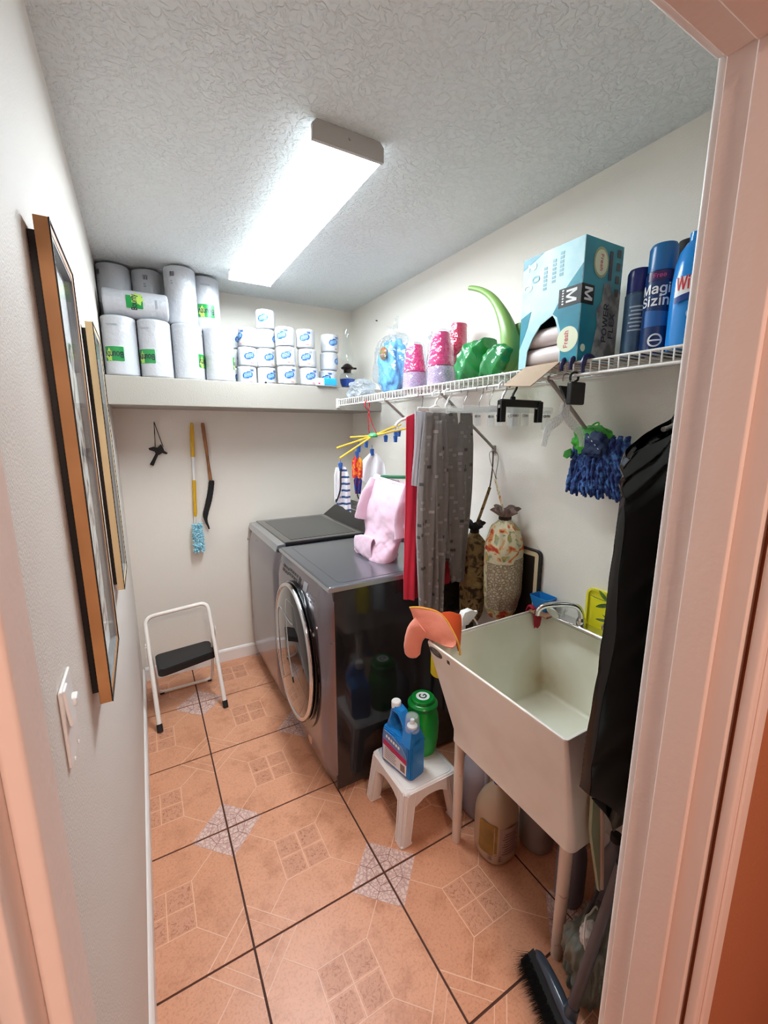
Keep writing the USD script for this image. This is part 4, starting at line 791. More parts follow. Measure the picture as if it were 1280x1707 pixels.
# white tube hanger and the red garment over it
hy = .366
t = thing('tube_hanger', 'white tubular hanger under the red trousers, its bare end poking out', 'hanger', (XR, hy, ZL))
part(t, 'hook', hook(hy, .004), M_hang)
lx = float(at(660, 712, y=hy)[0])
part(t, 'shoulder_bar', tube(spline([(lx-.002, hy, 1.596), (lx+.008, hy, 1.610), (lx+.05, hy, 1.628), (XR-.02, hy, 1.672), (XR, hy, 1.680), (XR+.02, hy, 1.672), (1.345, hy, 1.628), (1.385, hy, 1.610), (1.392, hy, 1.596)], 40), .0062, 10), M_hang)
def cloth(y, xt, xb, zt, zb, amp, k, ph, nx=60, nz=50, th=.003, edge=None, drop=None):
    G = np.zeros((nz, nx, 3))
    for i, q in enumerate(np.linspace(0, 1, nz)):
        for j, s in enumerate(np.linspace(0, 1, nx)):
            x = (xt[0]+(xt[1]-xt[0])*s)*(1-q)+(xb[0]+(xb[1]-xb[0])*s)*q
            a = amp*(.25+.75*min(1, q*1.6))
            yy = y+a*math.sin(k*math.pi*s+ph+.9*math.sin(2.2*q+ph))+a*.45*math.sin(2.3*k*math.pi*s+1.7*ph+1.5*q)
            zz = zt(s)+(zb(s)-zt(s))*q
            G[i, j] = (x+.006*math.sin(5*q+3*s)*q, yy, zz)
    return sheet(G, th)
M_redc = mat('red_fabric', 'd0103a', rough=.7, bump=(420, .0005), sheen_weight=.3, vary=(5, 'b60d30', .45, .7))
ztop = lambda s: 1.652-.012*abs(s-.5)
t = thing('red_trousers', 'bright red trousers hanging behind the grey patterned pair', 'trousers', (1.18, hy, 1.65))
part(t, 'front_layer', cloth(hy-.018, (1.046, 1.320), (1.052, 1.188), lambda s: 1.632+.036*min(1, 3*s), lambda s: .862-.012*s, .010, 5, .4), M_redc, smooth=60)
part(t, 'rear_leg', cloth(hy+.012, (1.14, 1.34), (1.190, 1.315), lambda s: 1.665-.01*s, lambda s: .868+.02*s, .005, 4, 1.9), M_redc, smooth=60)
# clip hanger and grey patterned trousers
gy = .286
t = thing('clip_hanger', 'white clip hanger holding the grey patterned trousers', 'hanger', (XR, gy, ZL))
part(t, 'hook', hook(gy, .0042, .048), M_hang)
part(t, 'hook_eye', tube([(XR+.010*math.cos(a), gy, 1.676+.010*math.sin(a)) for a in np.linspace(0, 2*np.pi, 20, endpoint=False)], .0042, 8, closed=True), M_hang)
part(t, 'bar', bx(1.055, 1.345, gy-.004, gy+.004, 1.654, 1.668, .003), M_hang)
for xx in (1.195, 1.248): clip(t, xx, gy, 1.652, M_hang, .020, .052)
nm = {"g": ("geometry", {}), "p": ("principled_bsdf", {"roughness": .8, "sheen_weight": .2}), "mp": ("mapping", {"scale": (1, 1, 1.7)}), "v": ("voronoi_texture", {"feature": "f1", "metric": "chebychev", "scale": 23.0, "randomness": .9}),
      "r": ("rgb_ramp", {"ramp": [(.0, lin('8a8380')), (.22, lin('8a8380')), (.25, lin('6f6866')), (1, lin('7d7673'))]}), "w": ("white_noise_texture", {"dimensions": "3D"}), "wr": ("rgb_ramp", {"ramp": [(.0, (.16, .15, .15)), (.17, (.2, .2, .2)), (.18, (1, 1, 1)), (.88, (1, 1, 1)), (.89, (1.35, 1.3, 1.3)), (1, (1.35, 1.3, 1.3))]}), "lt": ("math", {"math_type": "less_than", "value2": .24}), "m": ("mix_color", {"blend_type": "multiply", "use_clamp": False}),
      "b": ("noise_texture", {"scale": 60.0}), "u": ("bump", {"distance": .003, "strength": .6})}
M_greyp = usdkit.material(stage, '/World/Looks/grey_print_fabric', nm, [("g.position", "mp.vector"), ("mp.vector", "v.vector"), ("v.distance", "r.fac"), ("v.position", "w.vector"), ("w.value", "wr.fac"), ("v.distance", "lt.value1"), ("lt.value", "m.fac"), ("r.color", "m.a"), ("wr.color", "m.b"), ("m.result", "p.base_color"), ("g.position", "b.vector"), ("b.fac", "u.height"), ("u.normal", "p.normal")], surface="p.BSDF")
t = thing('patterned_trousers', 'grey patterned lounge trousers hanging from the white clip hanger', 'trousers', (1.19, gy, 1.65))
def leg_tube(axis, half, dep, zs, seed, n=40):
    rings = []
    for i, (c, h, d, z) in enumerate(zip(axis, half, dep, zs)):
        a = np.linspace(0, 2*np.pi, n, endpoint=False); q = i/len(zs)
        fold = 1+.38*np.sin(5*a+seed+2.0*q)*min(1, .3+q)+.16*np.sin(9*a+2*seed-3*q)
        rings.append(np.stack([c+h*np.cos(a), gy+d*np.sin(a)*fold+.006*math.sin(6*q+seed), z+.004*np.sin(3*a+seed)], 1))
    return skin(np.array(rings))
def smoothv(vals, n): return np.interp(np.linspace(0, 1, n), np.linspace(0, 1, len(vals)), vals)
N_ = 46
part(t, 'near_leg', leg_tube(smoothv([1.140, 1.130, 1.112, 1.102, 1.104, 1.112], N_), smoothv([.046, .050, .048, .042, .036, .030], N_), smoothv([.010, .020, .026, .026, .024, .022], N_), smoothv([1.650, 1.52, 1.35, 1.15, 1.0, .842], N_), .3), M_greyp, smooth=60)
part(t, 'far_leg', leg_tube(smoothv([1.262, 1.262, 1.266, 1.270, 1.272, 1.285], N_), smoothv([.072, .076, .070, .060, .050, .032], N_), smoothv([.010, .018, .022, .022, .022, .018], N_), smoothv([1.650, 1.52, 1.35, 1.2, 1.06, .925], N_), 2.1), M_greyp, smooth=60)
part(t, 'crotch_panel', leg_tube(smoothv([1.200, 1.20, 1.205, 1.215, 1.23], N_), smoothv([.05, .060, .058, .046, .020], N_), smoothv([.008, .014, .018, .016, .010], N_), smoothv([1.648, 1.5, 1.35, 1.2, 1.03], N_), 4.0), M_greyp, smooth=60)
part(t, 'near_leg', leg_tube(smoothv([1.165, 1.16, 1.16, 1.158, 1.160, 1.165], N_), smoothv([.03, .048, .048, .042, .032, .026], N_), smoothv([.010, .026, .036, .038, .034, .028], N_), smoothv([1.62, 1.5, 1.3, 1.15, 1.0, .815], N_), 5.2), M_greyp, smooth=60)
t = thing('white_garment', 'narrow strip of a white striped garment between red and grey trousers', 'garment', (1.09, .35, 1.64))
part(t, 'fabric', cloth(.330, (1.074, 1.20), (1.068, 1.16), lambda s: 1.655, lambda s: 1.36-.02*s, .003, 5, .9), mat('white_fabric', 'cfd0dc', rough=.8), smooth=60)
n_ = at(629, 535, x=RW); solo('wall_nail', cyl((RW-.0002, n_[1], n_[2]), (RW-.012, n_[1], n_[2]+.002), .0032, 10), mat('nail_dark', '2a2523', rough=.5), 'small dark nail in the right wall above the bagged blue cloth', 'nail')
# plain wire-hook hangers with clear bars
G7 = 'clear clip hangers with wire hooks'
for k, (u, lab) in enumerate(((774, 'clear bar hanger with wire hook, nearest the grey trousers'), (800, 'middle clear bar hanger with wire hook'), (817, 'clear bar hanger with wire hook beside the white hook'))):
    y = float(at(u, 655, x=XR)[1])
    t = thing('clear_hanger', lab, 'hanger', (XR, y, ZL), G7)
    part(t, 'hook', hook(y, .0016, .070), M_wirem); part(t, 'bar', bx(1.04+.02*k, 1.36+.02*k, y-.004, y+.004, 1.644, 1.664, .003), M_clearp)
    for xx in (1.27+.03*k, 1.34+.02*k): clip(t, xx, y, 1.646, M_clearp, .020, .050)
y = float(at(838, 655, x=XR)[1])
t = thing('white_hook_hanger', 'clear skirt hanger with thick white hook beside the black hanger', 'hanger', (XR, y, ZL))
part(t, 'hook', hook(y, .0042, .060), M_hang); part(t, 'bar', bx(1.14, 1.455, y-.004, y+.004, 1.640, 1.662, .003), M_clearp)
for xx in (1.255, 1.425): clip(t, xx, y, 1.642, M_clearp, .026, .060)
y = float(at(855, 660, x=XR)[1]); M_blkp = mat('black_plastic', '141415', rough=.35)
t = thing('black_clip_hanger', 'black plastic clip hanger hanging below the cardboard flap', 'hanger', (XR, y, ZL))
part(t, 'hook', hook(y, .0038, .055), M_blkp); part(t, 'bar', [bx(1.142, 1.335, y-.006, y+.006, 1.655, 1.680, .004), bx(1.19, 1.21, y-.005, y+.005, 1.668, 1.69, .004)], M_blkp)
for xx in (1.152, 1.326): clip(t, xx, y, 1.668, M_blkp, .022, .062)
# faceted clear hanger
y = float(at(944, 640, x=XR)[1])
t = thing('crystal_hanger', 'faceted clear acrylic coat hanger hanging alone by the chenille mitt', 'hanger', (XR, y, ZL))
part(t, 'hook', hook(y, .0017, .085), M_wirem)
M_cry = clear('crystal', 'fdfefe', .12, .02, bump=(120, .012), body=('ffffff', .34))
hub = np.array([XR, y, 1.648])
part(t, 'neck', hull([hub+np.array([dx, dy, dz]) for dx, dz in ((-.012, .01), (.012, .01), (.020, -.03), (-.020, -.03)) for dy in (-.006, .006)]), M_cry)
for s, (ex_, ez_) in ((-1, (1.122, 1.535)), (1, (1.292, 1.530))):
    part(t, 'arm', tube(spline([(XR+s*.006, y, 1.632), (XR+s*.026, y, 1.606), (XR+s*.058, y, 1.588), (ex_-s*.008, y, 1.564), (ex_, y, ez_)], 18), np.interp(np.linspace(0, 1, 18), [0, .5, 1], [.011, .013, .008]), 8, flat=(.6, 1.2)), M_cry, smooth=False)
# black hanger seen edge on, navy hooks over the front rail
y = -.285; t = thing('black_clip_hanger', 'short black clip hanger edge-on under the carton corner', 'hanger', (XR, y, ZL))
part(t, 'hook', hook(y, .0032, .03), M_blkp); part(t, 'body', bx(XR-.030, XR+.030, y-.018, y+.000, 1.650, 1.712, .004), M_blkp); part(t, 'jaw', hull([(XR-.02, y+.036, 1.705), (XR+.02, y+.036, 1.705), (XR-.02, y+.028, 1.705), (XR+.02, y+.028, 1.705), (XR-.02, y+.004, 1.655), (XR+.02, y+.004, 1.655), (XR-.02, y+.0005, 1.655), (XR+.02, y+.0005, 1.655)]), M_blkp)
M_navyp = mat('navy_plastic', '1c1d4d', rough=.3)
for k, (u, lab) in enumerate(((942, 'navy plastic hook over the shelf lip, left of three'), (957, 'navy plastic hook over the shelf lip, middle of three'), (978, 'navy plastic hook over the shelf lip, right of three'))):
    y = float(at(u, 600, x=1.196)[1]); t = thing('plastic_hook', lab, 'hook', (XR, y, ZS), 'navy plastic hooks on the shelf lip')
    part(t, 'hook_body', tube(spline([(XR+.026, y, ZS+.006), (XR+.010, y, ZS+.011), (XR-.008, y, ZS+.010), (XR-.016, y, ZS-.002), (XR-.016, y, ZS-.020-.012*(k == 2))], 16), [.006]*2+[.0075]*10+[.005]*4, 10), M_navyp)

# ---------------------------------------------------------------- clip drying hanger with face masks
hub = np.array([1.235, .985, 1.552]); t = thing('drying_hanger', 'yellow-armed clip drying hanger hung on a red cord above the washer', 'clothes dryer', hub)
M_yel = mat('arm_yellow', 'e3b93a', rough=.35); M_redp = mat('cord_red', 'b81f2c', rough=.4); M_grn = mat('hub_green', '4fae6a', rough=.35); M_peg = mat('peg_blue', '2a5fae', rough=.35)
cy = .985
part(t, 'hook', tube(spline([(1.206, cy, 1.700), (1.214, cy, 1.722), (1.208, cy, 1.7385), (1.194, cy, 1.736), (1.188, cy, 1.722), (1.190, cy, 1.706), (1.200, cy, 1.694), (1.212, cy, 1.688), (1.208, cy, 1.672)], 36), .0034, 8), M_redp)
part(t, 'cord', [tube(spline([(1.208, cy, 1.675), (1.216-.006*s, cy+.006*s, 1.63), (1.235-.016*s, cy+.012*s, 1.566)], 12), .0024, 6) for s in (-1, 1)], M_redp)
part(t, 'hub', lathe([(1e-4, -.008), (.024, -.008), (.027, 0), (.022, .010), (.010, .016), (1e-4, .016)], hub, 20), M_grn)
tips = {'left': at(561, 747, y=.985), 'back': at(584, 729, y=1.09), 'low': at(566, 764, y=.90), 'right': at(668, 708, y=.985)}
tips['right_back'], tips['right_low'] = hub+np.array([.195, .075, .058]), hub+np.array([.190, -.085, .045])
for nm_, tip_ in tips.items(): part(t, 'arm', tube([hub+(tip_-hub)*.07, tip_], .0052, 8), M_yel)
def on_arm(a, f): return hub+(tips[a]-hub)*f+np.array([0, 0, -.004])
M3P = at(620, 742, y=1.0)
pegs = [('low', .98), ('low', .50), ('left', .40), (None, M3P), ('back', .30), ('right', .45), ('right', .93), ('right_back', .97), ('right_low', .6)]
for a, f in pegs:
    p0 = on_arm(a, f) if a else f; pg = part(t, 'peg', [tube([p0, p0+np.array([0, 0, -.022])], .0014, 6)]+[hull([p0+np.array([s*.004, w, -.020]) for w in (-.007, .007)]+[p0+np.array([s*.010, w, -.024]) for w in (-.007, .007)]+[p0+np.array([s*.002, w, -.058]) for w in (-.007, .007)]+[p0+np.array([s*.006, w, -.058]) for w in (-.007, .007)]) for s in (-1, 1)], M_peg, smooth=20)
def hung(t, name, top, w, h, m, dirn=(1, 0), amp=.008, taper=1.0, ph=0, bottom=None, belly=0.0, k=4):
    G = np.zeros((26, 18, 3)); d = np.array([dirn[0], dirn[1]])/math.hypot(*dirn); nrm = np.array([-d[1], d[0]])
    for i, q in enumerate(np.linspace(0, 1, 26)):
        for j, s in enumerate(np.linspace(-.5, .5, 18)):
            ww = w*(.45+.55*min(1, q*4))*(1+(taper-1)*q)+belly*math.sin(math.pi*q); o = amp*math.sin(k*s*math.pi+ph+2*q)*min(1, q*3)
            G[i, j, :2] = np.array(top[:2])+d*s*ww+nrm*o; G[i, j, 2] = top[2]-h*q+(bottom(s)*q if bottom else 0)
    part(t, name, sheet(G, .0022), m, smooth=60)
G8 = None
nm = {"g": ("geometry", {}), "p": ("principled_bsdf", {"roughness": .8}), "w": ("wave_texture", {"wave_type": "bands", "bands_direction": "z", "scale": 9.0, "distortion": 1.2}), "r": ("rgb_ramp", {"ramp": [(.0, lin('e9eaf0')), (.72, lin('e9eaf0')), (.8, lin('6f93bd')), (.9, lin('33527f'))]})}
M_stripe = usdkit.material(stage, '/World/Looks/striped_cotton', nm, [("g.position", "w.vector"), ("w.fac", "r.fac"), ("r.color", "p.base_color")], surface="p.BSDF")
p_ = on_arm('low', .98)-np.array([0, 0, .055]); t = thing('face_mask', 'white cloth face mask with blue stripes, leftmost on the drying hanger', 'face mask', p_)
hung(t, 'cloth', p_+np.array([.014, 0, .012]), .062, .215, M_stripe, (1, -.5), .010, 1.2, .5, bottom=lambda s: -.05*s); hung(t, 'white_side', p_+np.array([-.016, .006, .010]), .036, .175, mat('mask_white', 'e6e6ea', rough=.8), (1, -.9), .006, 1.0, 1.5)
part(t, 'ear_loop', tube(spline([p_+np.array(q) for q in ((-.004, -.018, .005), (-.010, -.022, -.06), (-.020, -.018, -.13), (-.034, -.012, -.165), (-.030, -.010, -.150))], 22), .0042, 8), mat('loop_black', '17181c', rough=.7))
p_ = on_arm('low', .50)-np.array([0, 0, .055]); t = thing('face_mask', 'orange, red and blue flower-print face mask on the drying hanger', 'face mask', p_)
hung(t, 'cloth', p_+np.array([0, 0, .012]), .050, .120, mat('mask_print', 'f0a02c', rough=.75, vary=(42, 'd8353a', .46, .52)), (1, -.6), .009, 1.05, .2, belly=.006); hung(t, 'cloth', p_+np.array([.003, 0, -.098]), .050, .095, mat('mask_blue', '23358c', rough=.75, vary=(60, '8a2338', .55, .6)), (1, -.6), .008, .55, 1.2)
part(t, 'ear_loop', tube(spline([p_+np.array(q) for q in ((.010, -.004, -.185), (.018, -.006, -.205), (.012, -.006, -.225), (.002, -.004, -.212), (.008, -.002, -.186))], 18), .0036, 8), mat('loop_black', ''))
p_ = M3P-np.array([0, 0, .055]); t = thing('face_mask', 'plain white cone face mask on the drying hanger', 'face mask', p_)
hung(t, 'cloth', p_+np.array([.010, 0, .010]), .098, .205, mat('mask_white', ''), (1, -.35), .012, 1.35, 2.0, belly=.018, bottom=lambda s: .06*abs(s)-.05*s)

def drape(P, th, m, amp, seed, nm, n=46):
    """smooth cloth through a coarse cage of points"""
    from scipy.interpolate import RectBivariateSpline
    P = np.array(P, float); u0, v0 = np.linspace(0, 1, P.shape[0]), np.linspace(0, 1, P.shape[1]); uu = np.linspace(0, 1, n)
    G = np.stack([RectBivariateSpline(u0, v0, P[..., k], kx=min(3, len(u0)-1), ky=min(3, len(v0)-1), s=0)(uu, uu) for k in range(3)], -1)
    G += ((fbm(G*16, 3, seed)-.5)*2*amp)[..., None]*np.array([1, 1, .6]); part(t, nm, sheet(G, th), m, smooth=60)
# ---------------------------------------------------------------- pink shirt over a green hanger, hem resting on the dryer
t = thing('green_hanger', 'dark green tubular hanger under the pink shirt', 'hanger', (1.20, .50, 1.36))
M_dgreen = mat('hanger_green', '1c6340', rough=.35)
part(t, 'hanger_tube', tube(spline([(1.150, .80, 1.318), (1.153, .775, 1.342), (1.165, .70, 1.356), (1.195, .52, 1.368), (1.215, .44, 1.368)], 24), .0085, 10), M_dgreen)
part(t, 'hook', tube(spline([(1.200, .500, 1.369), (1.206, .492, 1.43), (1.206, .484, 1.60), (1.212, .480, 1.71), (1.208, .480, 1.738), (1.194, .480, 1.739), (1.186, .480, 1.722)], 30), .0028, 8), M_wirem)
M_pinkc = mat('pink_fabric', 'dcb8cb', rough=.8, bump=(300, .0006), sheen_weight=.3)
t = thing('pink_shirt', 'pale pink shirt over the green hanger, hem resting on the dryer top', 'shirt', (1.12, .68, DZ))
def bilin(tl, tr, bl, br, f, nx=44, nz=44):
    G = np.zeros((nz, nx, 3))
    for i, q in enumerate(np.linspace(0, 1, nz)):
        for j, s in enumerate(np.linspace(0, 1, nx)):
            G[i, j] = (np.array(tl)*(1-s)+np.array(tr)*s)*(1-q)+(np.array(bl)*(1-s)+np.array(br)*s)*q+np.array(f(s, q))
    return G
A_ = lambda u, v, x: tuple(at(u, v, x=x)); B_ = lambda u, v, z: tuple(at(u, v, z=DZ+z))
drape([[(1.136, .795, 1.352), (1.150, .69, 1.338), (1.163, .58, 1.326), (1.178, .47, 1.322)],
       [A_(606, 850, 1.105), A_(633, 850, 1.095), A_(660, 856, 1.115), A_(685, 848, 1.150)],
       [A_(609, 884, 1.095), A_(632, 888, 1.080), A_(657, 890, 1.105), A_(680, 880, 1.150)],
       [A_(599, 902, 1.058), A_(620, 909, 1.050), A_(646, 912, 1.080), A_(668, 902, 1.130)],
       [B_(591, 913, .014), B_(612, 927, .012), B_(638, 937, .010), B_(662, 926, .010)],
       [B_(596, 921, .004), B_(618, 930, .004), B_(642, 934, .004), B_(664, 922, .004)]], .003, M_pinkc, .010, 12, 'body', 56)
drape([[A_(599, 902, 1.060), A_(612, 905, 1.056), A_(626, 909, 1.058)], [A_(592, 893, 1.050), A_(604, 892, 1.040), A_(622, 899, 1.042)], [A_(590, 904, 1.040), A_(600, 905, 1.028), A_(618, 912, 1.032)], [B_(592, 914, .012), B_(604, 924, .012), B_(622, 931, .012)]], .003, M_pinkc, .006, 17, 'folded_hem')
part(t, 'back', sheet(bilin((1.166, .790, 1.354), (1.206, .47, 1.326), (1.150, .80, 1.010), (1.20, .56, 1.05), lambda s, q: (.010*math.sin(6*math.pi*s+q), 0, 0)), .003), M_pinkc, smooth=60)
part(t, 'shoulder_fold', sheet(np.array([[(1.136+.006*s+.030*k+.036*s, .795-.325*s, 1.352-.030*s+.012*(1-s)*math.sin(math.pi*k)-.006*math.sin(math.pi*s)) for s in np.linspace(0, 1, 30)] for k in np.linspace(0, 1, 7)]), .003), M_pinkc, smooth=60)
def sleeve(pts, rad, flat): return tube(spline(pts, 22), np.interp(np.linspace(0, 1, 22), np.linspace(0, 1, len(rad)), rad), 22, flat=flat)
part(t, 'sleeve', rough_up(sleeve([(1.132, .780, 1.340), (1.108, .790, 1.28), (1.092, .810, 1.20), (1.086, .825, 1.135)], [.020, .032, .040, .042], (.55, 1.0)), .006, 26, 3), M_pinkc, smooth=60)
part(t, 'sleeve', rough_up(sleeve([(1.168, .50, 1.35), (1.150, .51, 1.25), (1.145, .52, 1.16), (1.145, .515, 1.09)], [.024, .042, .052, .050], (.5, 1.0)), .007, 24, 9), M_pinkc, smooth=60)
# ---------------------------------------------------------------- cloth bag holders hanging at the wall
def floral(name, base, cols, scale):
    nm = {"g": ("geometry", {}), "p": ("principled_bsdf", {"roughness": .8}), "n": ("noise_texture", {"scale": scale, "detail": 3.0, "distortion": .6}), "r": ("rgb_ramp", {"ramp": [(.0, lin(cols[0])), (.36, lin(cols[0])), (.42, lin(cols[1])), (.46, lin(base)), (.54, lin(base)), (.58, lin(cols[2])), (.64, lin(cols[3])), (.72, lin(cols[4]))]}), "b": ("noise_texture", {"scale": 23.0}), "u": ("bump", {"distance": .006, "strength": .5})}
    return usdkit.material(stage, '/World/Looks/'+name, nm, [("g.position", "n.vector"), ("n.fac", "r.fac"), ("r.color", "p.base_color"), ("g.position", "b.vector"), ("b.fac", "u.height"), ("u.normal", "p.normal")], surface="p.BSDF")
M_fl1 = floral('floral_bright', 'd9cdab', ('b83a2c', 'd58a4a', '8f9a78', 'd0b04a', '9fa9ad'), 19); M_fl2 = floral('floral_brown', '8f7a52', ('3f3322', '6d5836', 'a98f58', '5a4a2c', '2f2a20'), 26)
nm = {"g": ("geometry", {}), "p": ("principled_bsdf", {"roughness": .9}), "v": ("voronoi_texture", {"feature": "distance_to_edge", "scale": 78.0}), "r": ("rgb_ramp", {"ramp": [(.0, lin('8d7a60')), (.12, lin('b3a086')), (.4, lin('cbbda3'))]}), "u": ("bump", {"distance": .012, "strength": .8})}
M_lace = usdkit.material(stage, '/World/Looks/crochet', nm, [("g.position", "v.vector"), ("v.distance", "r.fac"), ("r.color", "p.base_color"), ("v.distance", "u.height"), ("u.normal", "p.normal")], surface="p.BSDF")
def bag_holder(c, z0, z1, r, body, tie, label, strap_top, lace=False):
    t = thing('bag_holder', label, 'bag holder', (c[0], c[1], z1), 'cloth bag holders hanging at the right wall')
    H_ = z1-z0; pr = [(1e-4, z0), (r*.55, z0+.003), (r*.78, z0+.03*H_/.4), (r*.95, z0+.25*H_), (r, z0+.5*H_), (r*.97, z0+.72*H_), (r*.72, z0+.88*H_), (r*.30, z0+.955*H_), (r*.26, z0+.97*H_)]
    m = lathe([(p[0], p[1]) for p in np.stack([np.interp(np.linspace(0, 1, 40), np.linspace(0, 1, len(pr)), [q[k] for q in pr]) for k in (0, 1)], 1)], (c[0], c[1], 0), 48)
    a = np.arctan2(m.vertices[:, 1]-c[1], m.vertices[:, 0]-c[0]); q = np.clip((m.vertices[:, 2]-z0)/H_, 0, 1)
    f = 1+(.10*np.sin(11*a)*np.clip((q-.6)/.4, 0, 1)+.04*np.sin(7*a+1))
    m.vertices[:, :2] = np.array(c[:2])+(m.vertices[:, :2]-np.array(c[:2]))*f[:, None]
    m = rough_up(m, .006, 12, 3)
    part(t, 'bag_body', m, body, smooth=60)
    if lace:
        k = (m.vertices[:, 2] > z0+.05) & (m.vertices[:, 2] < z0+.62*H_+.25*(m.vertices[:, 0]-c[0])); fk = k[m.faces].all(1)
        d = np.stack([m.vertices[:, 0]-c[0], m.vertices[:, 1]-c[1]], 1); ang = np.arctan2(d[:, 1], d[:, 0]); av = np.angle(np.exp(1j*(ang-math.radians(-120)))); fk &= (np.abs(av) < 1.25)[m.faces].all(1)
        s = trimesh.Trimesh(m.vertices+m.vertex_normals*.0022, m.faces[fk], process=False); s2 = trimesh.Trimesh(m.vertices+m.vertex_normals*.0006, m.faces[fk][:, ::-1], process=False)
        part(t, 'crochet_panel', cat([s, s2]), M_lace, smooth=60)
    ruf = lathe([(r*.22, z1-.035*H_), (r*.26, z1-.02*H_), (r*.5, z1+.02*H_), (r*.62, z1+.05*H_), (r*.56, z1+.06*H_), (r*.40, z1+.03*H_), (r*.16, z1-.01*H_)], (c[0], c[1], 0), 60)
    a = np.arctan2(ruf.vertices[:, 1]-c[1], ruf.vertices[:, 0]-c[0]); w = np.clip((ruf.vertices[:, 2]-z1)/.02, 0, 1)
    ruf.vertices[:, :2] = np.array(c[:2])+(ruf.vertices[:, :2]-np.array(c[:2]))*(1+.30*np.sin(8*a+1)*w)[:, None]; ruf.vertices[:, 2] += .010*np.sin(5*a)*w
    part(t, 'ruffle', ruf, tie, smooth=60)
    part(t, 'tie_band', lathe([(r*.27, z1-.05*H_), (r*.33, z1-.042*H_), (r*.33, z1-.02*H_), (r*.26, z1-.012*H_)], (c[0], c[1], 0), 24), mat('tie_dark', '2b2019', rough=.8))
    st_ = np.array(strap_top); part(t, 'strap', tube(spline([(c[0], c[1], z1-.01), (c[0]*.6+st_[0]*.4, c[1]*.6+st_[1]*.4, z1+.35*(st_[2]-z1)), st_], 16), .009, 10, flat=(.35, 1.0)), body)
    return t
wz = np.array([1.488, .316, 1.478])
t = bag_holder((1.425, .165), .775, 1.232, .080, M_fl1, mat('ruffle_mauve', '7d6660', rough=.8), 'bright floral cloth bag holder with crochet lower half beside the sink', wz+np.array([-.012, -.030, -.11]), lace=True)
part(t, 'wire_link', tube(spline([wz+np.array([-.012, -.030, -.115]), wz+np.array([-.022, -.02, -.06]), wz+np.array([-.006, .002, .012]), wz+np.array([.004, -.004, .010]), wz+np.array([-.002, -.03, -.05]), wz+np.array([-.008, -.036, -.11])], 30), .0016, 6), M_wirem)
t = bag_holder((1.400, .322), .70, 1.145, .062, M_fl2, mat('ruffle_black', '1b1a1f', rough=.8), 'dark brown patterned cloth bag holder, half behind the bright floral one', (1.46, .30, 1.33))
part(t, 'cord', tube(spline([(1.458, .30, 1.325), (1.472, .303, 1.40), (1.486, .318, 1.49)], 14), .003, 6), mat('cord_brown', '4a3b30', rough=.8))

# folded tray table at the wall
t = thing('folded_tray_table', 'black-edged folded tray table with cream border standing against the wall', 'tray table', (1.495, .13, 0))
def yz(poly, x, th): return onto(prism(poly, th), (x, 0, 0), (0, 1, 0), (0, 0, 1))
pl_ = affinity.translate(rrect(.165, .40, .022), .107, .895)
part(t, 'tray_rim', yz(pl_.difference(pl_.buffer(-.006)), 1.487, .018), M_black); part(t, 'cream_border', yz(pl_.buffer(-.006).difference(pl_.buffer(-.026)), 1.489, .012), mat('tray_cream', 'c9b795', rough=.4)); part(t, 'tray_panel', yz(pl_.buffer(-.026), 1.490, .010), mat('tray_dark', '1d1512', rough=.35))
for yy in (.05, .165): part(t, 'leg', bx(1.491, 1.504, yy-.009, yy+.009, 0, .700, .003), M_black)

# ---------------------------------------------------------------- things on the sink's rim
t = thing('red_cloth', 'red cloth hanging over the back left corner of the sink', 'cloth', (1.455, .008, SZ))
a_, b_ = 1.425, 1.487
part(t, 'cloth', sheet(np.array([[((a_+(b_-a_)*s*(1-.5*max(q-.55, 0)/.45 if q > .55 else 1)), y, z+.004*math.sin(8*s)) for s in np.linspace(0, 1, 14)] for q, y, z in ((0, .034, .78), (.2, .028, .845), (.4, .016, .878), (.5, .006, .879), (.6, -.010, .872), (.8, -.019, .84), (1, -.024, .80))]), .004), mat('red_cloth_m', 'a3142c', rough=.75), smooth=60)
t = thing('blue_dish', 'small bright blue plastic dish at the back corner of the sink', 'dish', (1.468, -.018, SZ))
q = rectring(1.446, 1.492, -.052, .008, 0, .008); q2 = rectring(1.434, 1.499, -.068, .022, 0, .010)
ri = lambda pts, z: [(p[0], p[1], z) for p in pts]
part(t, 'dish', skin(np.array([ri(q, SZ+.010), ri(q2, SZ+.062), ri(q2, SZ+.066), ri(rectring(1.4365, 1.4965, -.0655, .0195, 0, .008), SZ+.066), ri(rectring(1.449, 1.489, -.049, .005, 0, .006), SZ+.013)])), mat('dish_blue', '1d7cc4', rough=.3))
t = thing('wooden_board', 'small scuffed wooden board lying on the sink rim by the faucet', 'board', (1.47, -.06, SZ)); part(t, 'board', bx(1.418, 1.498, -.084, .004, SZ+.0006, SZ+.0095, .002), mat('board_wood', 'a5795c', rough=.65, vary=(25, '8a5f45', .4, .65)))
t = thing('yellow_tray', 'bright yellow plastic tray leaning upright behind the faucet', 'tray', (1.50, -.24, SZ))
py = affinity.translate(rrect(.150, .155, .028), -.262, SZ+.079)
part(t, 'panel', yz(py.buffer(-.006), 1.5035, .003), mat('tray_yellow', 'e3da1f', rough=.35)); part(t, 'raised_rim', yz(py.difference(py.buffer(-.008)), 1.4958, .011), mat('rim_yellow', 'e9e23a', rough=.35))
t = thing('plant_cutting', 'green leafy plant cutting beside the yellow tray, partly behind the black bag', 'plant', (1.455, -.36, SZ))
part(t, 'jar', lathe([(1e-4, .001), (.026, .001), (.028, .006), (.028, .06), (.022, .075), (.0225, .085), (.020, .085), (.0255, .06), (.0255, .008), (1e-4, .006)], (1.455, -.365, SZ), 22), clear('jar_glass', 'eef4f0', .04, .12))
